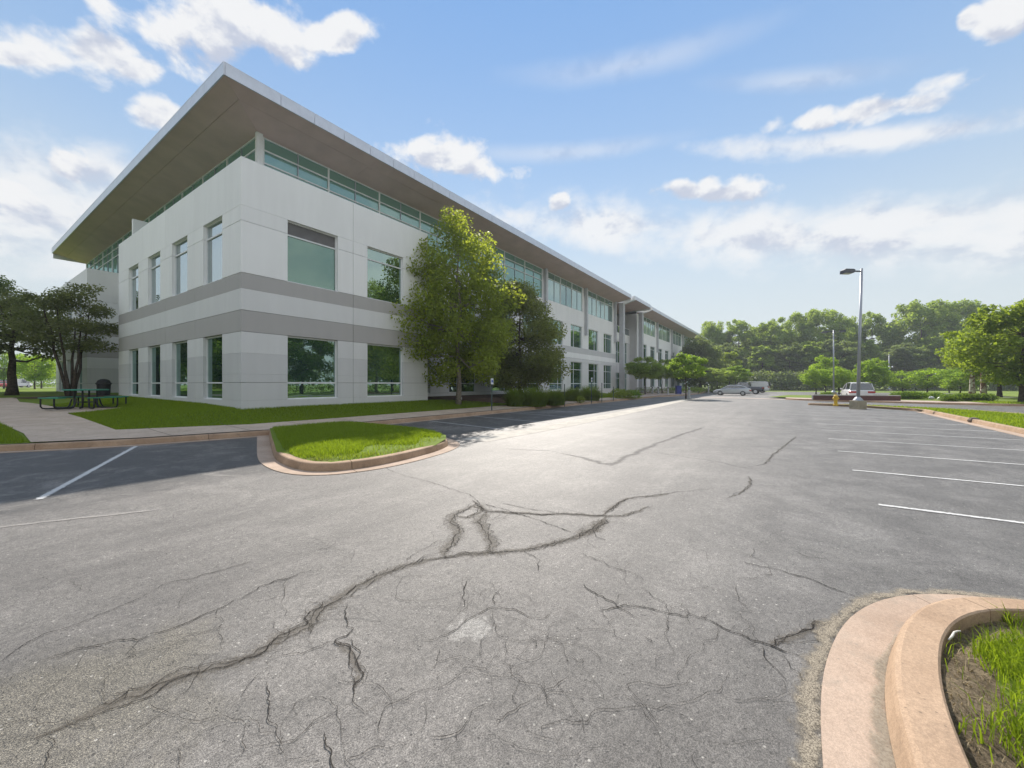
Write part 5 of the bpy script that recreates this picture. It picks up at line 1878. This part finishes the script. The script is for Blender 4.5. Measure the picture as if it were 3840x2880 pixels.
def scatter(poly, n, seed, excl=()):
    rng = np.random.default_rng(seed)
    A = np.array([p[:2] for p in poly])
    lo, hi = A.min(0), A.max(0)
    out = []
    tot = 0
    while tot < n:
        P = rng.uniform(lo, hi, (n * 2, 2))
        m = inpoly(P, poly)
        for e in excl:
            m &= ~inpoly(P, e)
        out.append(P[m])
        tot += m.sum()
        if len(out) > 30: break
    return np.concatenate(out)[:n]


# island turf: thin at the near edge where straw shows
isl_in = [(x, y) for x, y in isl] + [(0.7, -3.95)]
cx, cy = -0.2, -7.2
isl_sh = [(cx + (x - cx) * 0.93, cy + (y - cy) * 0.955) for x, y in isl_in]
P = scatter(isl_sh, 52000, 1)
rng = np.random.default_rng(5)
edge = (P[:, 1] < -9.85 + 0.25 * np.sin(P[:, 0] * 4))
keep = ~edge | (rng.uniform(size=len(P)) < 0.12)
P = P[keep]
zI = np.array([0.12 + 0.10 * float(sm(min((x + 2.9), (2.3 - x), (y + 10.7)) / 0.9)) for x, y in P])
blades('island_turf', P, zI, 0.085, 0.016, M_grass, 2, 0.7)
P = scatter([(-2.6, -10.3), (-1.0, -10.5), (0.4, -10.1), (0.9, -9.7), (-0.5, -9.75), (-2.7, -9.6)], 3500, 3)
blades('dry_turf', P, np.full(len(P), 0.135), 0.05, 0.012, M_grassd, 4, 1.2)
P = scatter([(-2.72, -9.9), (-2.3, -10.35), (-1.6, -10.42), (-1.6, -10.2), (-2.2, -10.1), (-2.5, -9.7)], 500, 9)
blades('weed_tuft', P, np.full(len(P), 0.13), 0.10, 0.022, M_leafY, 6, 0.8)
# lawn in front of the building and left of the path
sw2 = [tuple(q) for q in sw_poly]
near_lawn = [(-3.6, -1.9), (2.3, -2.3), (14, -2.25), (14, -1.2), (9.7, 0.2), (0.0, 0.0), (0, 17.3), (-1.0, 13.5), (-4.0, 9)]
P = scatter(near_lawn, 90000, 10, [sw2])
blades('lawn_turf', P, H(P[:, 0], P[:, 1]), 0.075, 0.02, M_grass, 11, 0.6)
P = scatter([(14, -2.25), (36, -2.3), (36, -0.5), (30, -2.0), (20, -2.1), (16, -1.8), (14, -1.4)], 9000, 12)
blades('lawn_turf', P, H(P[:, 0], P[:, 1]), 0.08, 0.03, M_grass, 13, 0.6)
P = scatter([(-9, 1.1), (-5.85, -1.6), (-5.4, -1.9), (-5.45, 3), (-9, 3)], 14000, 14, [sw2])
blades('lawn_turf', P, H(P[:, 0], P[:, 1]), 0.08, 0.02, M_grass, 15, 0.6)
P = scatter([(31.0, -19.0), (29.3, -22.2), (27.0, -25.0), (22.5, -26.9), (12, -28.6), (12, -23.75), (25.3, -24.0), (26.4, -23.6), (29.4, -21.6)], 16000, 16)
blades('row_island_turf', P, np.full(len(P), 0.125), 0.10, 0.035, M_grass, 17, 0.7)
P = scatter([(38.2, -30), (37.2, -40), (41.6, -40), (42.3, -30)], 6000, 18)
blades('side_lawn_turf', P, np.full(len(P), 0.155), 0.09, 0.05, M_grass, 19, 0.6)
# near island: dense turf, straw towards the kerb
def d_kerb(P):
    return np.min(np.linalg.norm(P[:, None, :] - A_[None, ::2, :], axis=2), axis=1)
near_poly = [tuple(p) for p in A_[10:110]] + [(-2.4, -21.5), (-6.5, -21.0)]
P = scatter(near_poly, 95000, 20)
dk = d_kerb(P)
rng = np.random.default_rng(21)
nz = 0.08 * np.sin(P[:, 0] * 7.1 + 1) + 0.07 * np.sin(P[:, 1] * 11 + P[:, 0] * 5)
top_edge = P[:, 0] > -3.0 + 0.1 * np.sin(P[:, 1] * 8)
pr = sm((dk + nz * 0.7 - np.where(top_edge, 0.03, 0.15)) / 0.12)
g = rng.uniform(size=len(P)) < np.maximum(pr, 0.015)
Pg = P[g]
zs = 0.095 + 0.03 * np.sin(Pg[:, 0] * 5 + Pg[:, 1] * 3)
blades('near_turf', Pg, zs, 0.105, 0.0055, M_grass, 22, 0.75, 2)
Pd = scatter(near_poly, 26000, 23)
dk = d_kerb(Pd)
Pd = Pd[(dk < 0.55) & (dk > 0.02)]
zs = 0.095 + 0.03 * np.sin(Pd[:, 0] * 5 + Pd[:, 1] * 3)
blades('dry_thatch', Pd, zs, 0.022, 0.004, M_grassd, 24, 3.2, 2)


# ------------------------------------------------------------------ street furniture
def lamp_post(label, loc, height, rz, arm=1.0, double=False, pier=None, tilt=0.0, head=1.0):
    e = empty('street_lamp', loc, rz, label, 'street lamp', 'lamp posts of the parking lots')
    if tilt: e.rotation_euler = (0, tilt, rz)
    z = 0.0
    if pier:
        mb = MB()
        w, h = pier
        mb.box(-w / 2, w / 2, -w / 2, w / 2, -0.2, h)
        mb.build('concrete_base', M_pier, e, bevel=0.02)
        z = h
    mb = MB()
    mb.lathe([(0.27, z), (0.27, z + 0.03), (0.23, z + 0.10), (0.15, z + 0.20), (0.12, z + 0.24)], n=20)
    mb.build('base_cover', M_pole, e, smooth=False)
    mb = MB()
    mb.tube([(0, 0, z + 0.02), (0, 0, height)], [0.098, 0.065], 16)
    mb.lathe([(0.07, height), (0.05, height + 0.03)], n=16)
    mb.build('pole', M_pole, e, smooth=True)
    for sgn in ((1, -1) if double else (1,)):
        mb = MB()
        za = height - 0.16
        mb.box(*sorted((sgn * 0.05, sgn * arm)), -0.035, 0.035, za - 0.04, za + 0.04)
        mb.build('arm', M_head, e)
        mb = MB()
        x0, x1 = sgn * arm * 0.9, sgn * (arm + 0.62 * head)
        hw = 0.2 * head
        pr = [(x0, -0.07, 0.07), (lerp(x0, x1, 0.16), -0.14, 0.10), (lerp(x0, x1, 0.85), -0.14, 0.10), (x1, -0.17, 0.02)]
        prev = None
        for x, b, t in pr:
            r = mb.ring([(x, -hw, za + b * head - 0.02), (x, hw, za + b * head - 0.02), (x, hw * 0.9, za + t * head), (x, -hw * 0.9, za + t * head)])
            if prev: mb.bridge(prev, r)
            else: mb.face(r[::-1])
            prev = r
        mb.face(prev)
        h_ = mb.build('lamp_head', M_head, e)
        ml = MB()
        ml.box(*sorted((lerp(x0, x1, 0.25), lerp(x0, x1, 0.9))), -hw * 0.75, hw * 0.75, za - 0.172 * head - 0.02, za - 0.138 * head - 0.02)
        ml.build('lens', M_lens, h_)
    return e


ang_left = math.atan2(-RT[1], -RT[0])
p1 = PD(3217, 25.7, 0.13)
lamp_post('tall grey lamp post on a square concrete base at the end of the stall row', p1, 8.85, ang_left, 0.62, pier=(0.62, 0.40), tilt=math.radians(-1.6))
lamp_post('thin lamp post behind the hydrant, further away', PD(3126, 56, 0.1), 9.0, ang_left + 2.6, 0.7, double=True, pier=(0.6, 0.35))
sp = lamp_post('slim lamp post with a small white box halfway up', PD(3334, 92, 0.05), 8.3, ang_left, 0.35, double=True, pier=(0.8, 0.4), head=0.5)
mb = MB()
mb.box(-0.18, 0.18, -0.16, 0.16, 5.0, 5.55)
mb.build('control_box', M_sign, sp, bevel=0.03)

# hydrant
hyd = empty('fire_hydrant', PD(3134, 28.0, 0.13), ang_left, 'yellow fire hydrant on the kerbed end of the stall row', 'fire hydrant')
mb = MB()
mb.lathe([(0.15, -0.05), (0.15, 0.04), (0.105, 0.05), (0.10, 0.34), (0.13, 0.36), (0.13, 0.41), (0.115, 0.42), (0.115, 0.52), (0.14, 0.53), (0.14, 0.57)], n=18)
mb.build('barrel', M_yel, hyd, smooth=False)
mb = MB()
mb.lathe([(0.135, 0.572), (0.125, 0.63), (0.085, 0.69), (0.03, 0.715), (0.03, 0.76), (0.0, 0.765)], n=18)
mb.build('bonnet', M_yel, hyd, smooth=False)
for d, r in (((0, -1, 0), 0.08), ((1, 0, 0), 0.06), ((-1, 0, 0), 0.06)):
    mb = MB()
    v = Vector(d)
    c = Vector((0, 0, 0.46))
    mb.tube([c + v * 0.09, c + v * 0.17], [r * 0.85, r * 0.85], 12)
    mb.tube([c + v * 0.171, c + v * 0.215], [r, r], 8)
    mb.build('outlet_cap', M_yel, hyd)

# bollards
bols = [(2469, 56.5, 'dark capped bollard nearest the entrance tree'), (2505, 54.0, 'bollard between the entrance tree and the lime green tree'), (2584, 42.3, 'nearest bollard, at the tip of the kerb right of the lime tree'),
        (2657, 68, 'pale bollard left of the silver car'), (2447, 58.5, 'bollard half hidden by the entrance tree'), (2418, 61, 'furthest left bollard below the entrance tree')]
bp = None
for px, d, lab in bols:
    if bp is None:
        bp = empty('bollard', PD(px, d, 0.15), 0, lab, 'bollard', 'bollards at the entrance court')
        mb = MB()
        mb.lathe([(0.17, -0.05), (0.17, 0.03), (0.13, 0.05), (0.125, 0.86)], n=16)
        mb.build('post', M_boll, bp, smooth=False)
        mb = MB()
        mb.lathe([(0.10, 0.861), (0.10, 0.98)], n=16)
        mb.build('light_band', M_dark, bp)
        mb = MB()
        mb.lathe([(0.13, 0.981), (0.13, 1.05), (0.10, 1.10), (0.0, 1.12)], n=16)
        mb.build('cap', M_boll, bp)
    else:
        c = copy_tree(bp)
        c.location = tuple(PD(px, d, 0.15))
        c['label'] = lab

# sign posts for the reserved stalls
signs = [(1844, 21.9, 1.75, 'reserved parking sign on a thin post under the tallest tree'), (2117, 27.5, 1.45, 'thin dark sign post at the right end of the left grasses'), (2218, 31.5, 1.95, 'reserved parking sign on a thin post in front of the ornamental grass'),
         (2257, 33.5, 1.55, 'thin sign post right of the ornamental grass'), (2300, 36.5, 1.2, 'short thin post left of the yellow green shrubs')]
for i, (px, d, h, lab) in enumerate(signs):
    p = PD(px, d)
    e = empty('parking_sign', hz(p), 0, lab, 'sign', 'sign posts along the stalls')
    mb = MB()
    mb.box(-0.03, 0.03, -0.02, 0.02, -0.1, h)
    mb.build('post', M_signp, e)
    if i in (0, 2):
        mb = MB()
        mb.box(-0.11, 0.11, -0.032, -0.022, h - 0.32, h)
        pl = mb.build('plate', M_sign, e)
        mb = MB()
        mb.box(-0.07, 0.07, -0.036, -0.0322, h - 0.22, h - 0.08)
        mb.build('symbol_panel', M_signb, pl)

# blue bin at the entrance
e = empty('bin', PD(2544, 57, 0.2), TH, 'dark blue bin behind the lime green tree', 'bin')
mb = MB()
mb.box(-0.33, 0.33, -0.33, 0.33, 0.0, 1.02)
mb.build('body', M_blue, e, bevel=0.03)
mb = MB()
mb.box(-0.36, 0.36, -0.36, 0.36, 1.021, 1.16)
mb.build('lid', M_blue, e, bevel=0.04)

# trash bin with domed lid beside the short facade
p = PD(389, 25.6)
e = empty('trash_bin', hz(p), math.radians(100), 'dark domed trash bin against the shaded wall', 'bin')
mb = MB()
mb.lathe([(0.27, 0.0), (0.30, 0.03), (0.33, 0.70), (0.36, 0.72), (0.36, 0.76)], n=20)
mb.build('body', M_frameb, e)
mb = MB()
mb.lathe([(0.39, 0.765), (0.39, 0.80), (0.33, 0.84), (0.31, 0.90), (0.27, 0.98), (0.16, 1.05), (0.0, 1.075)], n=20)
mb.build('dome_lid', M_frameb, e)
mb = MB()
mb.box(0.285, 0.325, -0.12, 0.12, 0.845, 0.94)
mb.build('flap', M_chrome, e)

# picnic table
pt = GT(322, 1532)
tb = empty('picnic_table', (pt[0], pt[1], float(H(pt[0], pt[1])) + 0.02), 0.35, 'green topped round picnic table with black tube legs on the paved pad', 'picnic table')
mb = MB()
R_ = 0.72
mb.lathe([(R_ - 0.04, 0.735), (R_, 0.74), (R_, 0.775), (R_ - 0.02, 0.785)], n=8)
mb.build('table_top', M_greent, tb)
mb = MB()
for a in range(4):
    t = a * math.pi / 2 + math.pi / 4
    x, y = 0.34 * math.cos(t), 0.34 * math.sin(t)
    mb.tube([(x, y, 0.735), (x, y, 0.12), (x * 1.05, y * 1.05, 0.04), (x * 1.7, y * 1.7, 0.03)], 0.032, 8)
for a in range(4):
    t = a * math.pi / 2 + math.pi / 4
    t2 = t + math.pi / 2
    mb.tube([(0.34 * math.cos(t), 0.34 * math.sin(t), 0.25), (0.34 * math.cos(t2), 0.34 * math.sin(t2), 0.25)], 0.022, 6)
mb.build('pedestal', M_frameb, tb)
for a in range(4):
    t = a * math.pi / 2
    ms = MB()
    n = 7
    ri, ro = 0.98, 1.30
    lo, hi = [], []
    for q in range(n):
        b = t + (q / (n - 1) - 0.5) * 0.95
        lo.append((ri * math.cos(b), ri * math.sin(b)))
        hi.append((ro * math.cos(b), ro * math.sin(b)))
    poly = lo + hi[::-1]
    r0 = ms.ring([(x, y, 0.43) for x, y in poly])
    r1 = ms.ring([(x, y, 0.47) for x, y in poly])
    ms.bridge(r0, r1); ms.face(r0[::-1]); ms.face(r1)
    seat = ms.build('seat', M_greent, tb)
    for q in (-0.32, 0.32):
        ml = MB()
        b = t + q
        c, s_ = math.cos(b), math.sin(b)
        ml.tube([(1.24 * c, 1.24 * s_, 0.43), (1.24 * c, 1.24 * s_, 0.12), (1.19 * c, 1.19 * s_, 0.045), (1.10 * c, 1.10 * s_, 0.028), (0.62 * c, 0.62 * s_, 0.028), (0.52 * c, 0.52 * s_, 0.05), (0.46 * c, 0.46 * s_, 0.14), (0.40 * c, 0.40 * s_, 0.40)], 0.028, 8)
        ml.build('leg', M_frameb, seat)

# small white valve box and stake in the bed
o = MB().box(-0.03, 0.03, -0.03, 0.03, -0.02, 0.16).build('marker_stake', M_sign, None, loc=hz(GT(1730, 1499)))
tag(o, 'short white marker stake in the mulch near the tallest tree', 'stake')

# brick seat wall on the plaza
wA, wB = PD(3050, 36.6, 0.145), PD(3378, 34.7, 0.145)
L = float(np.linalg.norm(wB - wA))
sw_ = empty('seat_wall', wA, math.atan2(wB[1] - wA[1], wB[0] - wA[0]), 'low maroon brick wall with a pale cap in front of the white car', 'wall')
mb = MB()
mb.box(0, L, 0.02, 0.36, 0, 0.40)
mb.build('mortar_core', M_core, sw_)
bme = None
M_br = brick_mat()
rows = 5
for rw in range(rows):
    x = 0.0 if rw % 2 == 0 else -0.15
    while x < L:
        x0, x1 = max(0.0, x) + 0.006, min(L, x + 0.3) - 0.006
        if x1 - x0 > 0.05:
            full = abs((x1 - x0) - 0.288) < 1e-6
            if full and bme is not None:
                o = link('brick', bme, None, sw_, (x0, 0, rw * 0.08))
            else:
                o = MB().box(0, x1 - x0, 0.0, 0.12, 0.006, 0.074).build('brick', M_br, sw_, loc=(x0, 0, rw * 0.08))
                if full: bme = o.data
        x += 0.3
n_c = int(L / 0.9)
for i in range(n_c):
    MB().box(i * L / n_c + 0.006, (i + 1) * L / n_c - 0.006, -0.04, 0.40, 0.402, 0.48).build('cap_stone', M_stone, sw_, bevel=0.008)

# stone lying in the kerb gap, twig
p = G(3655, 1585, 0.0)
mb = MB()
mb.lathe([(0.05, 0.0), (0.17, 0.02), (0.20, 0.10), (0.13, 0.19), (0.03, 0.22)], n=8)
o = mb.build('rock', M_rock, None, loc=(p[0], p[1] + 0.02, 0.0))
tag(o, 'dark brown rock lying against the kerb of the right grass island', 'rock')
tw = [G(2880 + a * 0.5304, 2000 + b * 0.5304, 0.125) for a, b in [(1275, 752), (1300, 730), (1315, 700), (1340, 692), (1362, 690)]]
o = MB().tube([tuple(q) for q in tw], [0.004, 0.007, 0.006, 0.005, 0.003], 7).build('twig', M_twig, None, smooth=True)
tag(o, 'pale curved dry leaf stalk on the straw behind the near kerb', 'twig')


# ------------------------------------------------------------------ cars
def car(label, loc, heading, paint, kind='sedan', cat='car'):
    """built nose towards +x; heading turns it"""
    e = empty('parked_car', loc, heading, label, cat, 'parked cars')
    if kind == 'sedan':
        L, Wd = 4.6, 1.78
        st = [(-2.30, 0.70, 0.30, 0.84), (-2.22, 0.80, 0.24, 0.98), (-1.7, 0.88, 0.22, 1.02), (-0.9, 0.89, 0.22, 0.98), (0.6, 0.89, 0.22, 0.95), (1.3, 0.88, 0.22, 0.90), (1.95, 0.82, 0.24, 0.78), (2.22, 0.70, 0.28, 0.64), (2.30, 0.58, 0.32, 0.54)]
        gh = [(-2.0, 0.66, 1.0, 1.02), (-1.25, 0.66, 0.97, 1.38), (-0.6, 0.64, 0.95, 1.46), (0.1, 0.63, 0.93, 1.45), (0.55, 0.65, 0.93, 1.36), (1.35, 0.70, 0.88, 0.91)]
        wheels, wr = (-1.38, 1.40), 0.32
    elif kind == 'suv':
        L, Wd = 4.6, 1.9
        st = [(-2.30, 0.82, 0.40, 0.98), (-2.24, 0.92, 0.34, 1.05), (-1.5, 0.95, 0.32, 1.08), (0.5, 0.95, 0.32, 1.06), (1.2, 0.94, 0.32, 1.04), (1.95, 0.88, 0.34, 0.92), (2.25, 0.76, 0.38, 0.76), (2.30, 0.66, 0.42, 0.66)]
        gh = [(-2.20, 0.78, 1.06, 1.10), (-1.95, 0.72, 1.06, 1.66), (-1.2, 0.70, 1.05, 1.74), (0.1, 0.69, 1.04, 1.72), (0.5, 0.72, 1.04, 1.60), (1.3, 0.80, 1.02, 1.05)]
        wheels, wr = (-1.42, 1.42), 0.37
    elif kind == 'pickup':
        L, Wd = 5.4, 1.95
        st = [(-2.7, 0.90, 0.50, 1.10), (-2.65, 0.95, 0.45, 1.15), (-0.8, 0.97, 0.42, 1.15), (0.9, 0.97, 0.42, 1.12), (1.5, 0.96, 0.42, 1.14), (2.3, 0.92, 0.44, 1.08), (2.65, 0.82, 0.48, 0.9), (2.7, 0.75, 0.52, 0.8)]
        gh = [(-0.85, 0.80, 1.13, 1.18), (-0.65, 0.74, 1.13, 1.82), (0.4, 0.73, 1.12, 1.86), (0.75, 0.75, 1.12, 1.74), (1.45, 0.84, 1.10, 1.14)]
        wheels, wr = (-1.65, 1.70), 0.40
    else:   # van
        L, Wd = 5.3, 1.95
        st = [(-2.65, 0.92, 0.42, 1.15), (-2.6, 0.97, 0.36, 1.18), (-0.5, 0.98, 0.34, 1.18), (1.0, 0.98, 0.34, 1.15), (1.9, 0.94, 0.36, 1.06), (2.5, 0.84, 0.40, 0.9), (2.65, 0.74, 0.44, 0.76)]
        gh = [(-2.62, 0.90, 1.17, 1.9), (-2.4, 0.86, 1.17, 2.02), (0.3, 0.85, 1.16, 2.04), (0.9, 0.86, 1.14, 1.92), (1.9, 0.90, 1.06, 1.10)]
        wheels, wr = (-1.6, 1.65), 0.36
    # lower body
    mb = MB()
    prev = None
    for x, w, zb, zt in st:
        zm = zb + (zt - zb) * 0.45
        r = mb.ring([(x, -w * 0.86, zb), (x, w * 0.86, zb), (x, w * 0.98, zb + 0.10), (x, w, zm), (x, w * 0.97, zt - 0.07), (x, w * 0.88, zt), (x, -w * 0.88, zt), (x, -w * 0.97, zt - 0.07), (x, -w, zm), (x, -w * 0.98, zb + 0.10)])
        if prev: mb.bridge(prev, r)
        else: mb.face(r[::-1])
        prev = r
    mb.face(prev)
    body = mb.build('body', paint, e, smooth=False)
    sub = body.modifiers.new('bevel', 'BEVEL')
    sub.width = 0.03; sub.segments = 2
    # greenhouse: glass, then the painted roof over it
    mb = MB()
    prev = None
    for i, (x, w, zb, zt) in enumerate(gh):
        r = mb.ring([(x, -w * 1.12, zb - 0.03), (x, w * 1.12, zb - 0.03), (x, w, zt - 0.02), (x, -w, zt - 0.02)])
        if prev: mb.bridge(prev, r)
        else: mb.face(r[::-1])
        prev = r
    mb.face(prev)
    mb.build('windows', M_cglass, e)
    mb = MB()
    prev = None
    inner = gh[1:-1]
    for i, (x, w, zb, zt) in enumerate(inner):
        r = mb.ring([(x, -w - 0.012, zt - 0.06), (x, -w * 0.9, zt + 0.012), (x, w * 0.9, zt + 0.012), (x, w + 0.012, zt - 0.06)])
        if prev: mb.bridge(prev, r, False)
        prev = r
    mb.build('roof', paint, e, smooth=True)
    mb = MB()
    for s in (-1, 1):
        for (xa, wa, zba, zta), (xb, wb_, zbb, ztb) in ((gh[0], gh[1]), (gh[-1], gh[-2])):
            mb.tube([(xa, s * wa * 1.10, zba), (xb, s * wb_ * 1.01, ztb - 0.03)], 0.035, 6)
        m_ = gh[len(gh) // 2]
        mb.tube([(m_[0], s * m_[1] * 1.13, m_[2]), (m_[0] - 0.05, s * m_[1] * 1.01, m_[3] - 0.03)], 0.035, 6)
        if kind == 'van':
            b0, b1 = gh[0], gh[2]
            mb.box(-2.5, 0.1, *sorted((s * 0.93, s * 0.965)), 1.15, 1.95)
    mb.build('pillars', paint, e)
    for x in wheels:
        for s in (-1, 1):
            yw = s * (Wd / 2 - 0.10)
            w = MB()
            w.tube([(x, yw - 0.11, wr), (x, yw + 0.11, wr)], wr, 20)
            wh = w.build('wheel', M_black, e)
            w = MB()
            w.tube([(x, yw + s * 0.10, wr), (x, yw + s * 0.125, wr)], [wr * 0.66, wr * 0.58], 14)
            w.build('rim', M_chrome, wh)
    x0, x1 = st[0][0], st[-1][0]
    for s in (-1, 1):
        zt = st[0][3]
        MB().box(x0 - 0.03, x0 + 0.16, *sorted((s * 0.40, s * (st[1][1] + 0.005))), zt - 0.20, zt - 0.04).build('tail_light', M_red, e, bevel=0.01)
        MB().box(x1 - 0.24, x1 + 0.01, *sorted((s * 0.38, s * 0.72)), st[-2][3] - 0.14, st[-2][3] - 0.02).build('headlight', M_headl, e, bevel=0.01)
        m_ = gh[-2]
        MB().box(m_[0] + 0.25, m_[0] + 0.42, *sorted((s * 0.92, s * 1.08)), m_[2] + 0.02, m_[2] + 0.16).build('mirror', paint, e, bevel=0.02)
        for dx in ((-0.75, 0.35) if kind != 'pickup' else (0.0,)):
            MB().box(dx - 0.10, dx + 0.10, *sorted((s * (Wd / 2 - 0.02), s * (Wd / 2 + 0.025))), 0.82, 0.85).build('door_handle', M_chrome, e)
    MB().box(x0 - 0.05, x0 + 0.12, -0.80, 0.80, st[0][2] + 0.02, st[0][2] + 0.20).build('rear_bumper', M_dark if kind != 'sedan' else paint, e, bevel=0.02)
    MB().box(x0 - 0.056, x0 - 0.051, -0.16, 0.16, st[0][2] + 0.06, st[0][2] + 0.17).build('license_plate', M_plate, e)
    return e


hd = math.radians(90)
P_silver = carpaint('paint_silver', (0.50, 0.52, 0.54), 0.4)
P_navy = carpaint('paint_navy', (0.02, 0.025, 0.045), 0.3)
P_white = carpaint('paint_white', (0.72, 0.72, 0.73), 0.0)
car('silver sedan parked nose in, nearest of the parked cars', PD(2745, 56.5, 0.0), hd, P_silver, 'sedan')
car('dark blue pickup truck behind the silver sedan', PD(2790, 64.5, 0.0), hd - 0.04, P_navy, 'pickup', 'pickup truck')
car('white van parked furthest along the row', PD(2822, 75, 0.0), hd - 0.05, P_white, 'van', 'van')
car('white car seen from behind over the low brick wall', PD(3211, 38.6, 0.0), math.radians(4), P_white, 'suv')
# traffic on the road far left
car('red car on the road beyond the field', PD(8, 92, 0.75), 0.6, carpaint('paint_red', (0.40, 0.02, 0.03), 0.1), 'sedan')
car('white van on the road beyond the field', PD(62, 96, 0.75), 0.6, P_white, 'van', 'van')
drape('road', [tuple(PD(-400, 88)[:2]), tuple(PD(420, 100)[:2]), tuple(PD(420, 108)[:2]), tuple(PD(-400, 96)[:2])], 0, flat(0.756), plain('road_grey', (0.2, 0.2, 0.2), 0.9))


# ------------------------------------------------------------------ air
mb = MB()
mb.box(-110, 300, -170, 170, -1.2, 34.0)
hm, hk, ho = newmat('haze_air')
pv = hk.add('ShaderNodeVolumePrincipled')
pv.inputs['Color'].default_value = (0.86, 0.93, 1.0, 1)
pv.inputs['Density'].default_value = 0.00055
pv.inputs['Anisotropy'].default_value = 0.25
hk.l.new(pv.outputs[0], ho.inputs['Volume'])
tag(mb.build('haze', hm), kind='stuff')
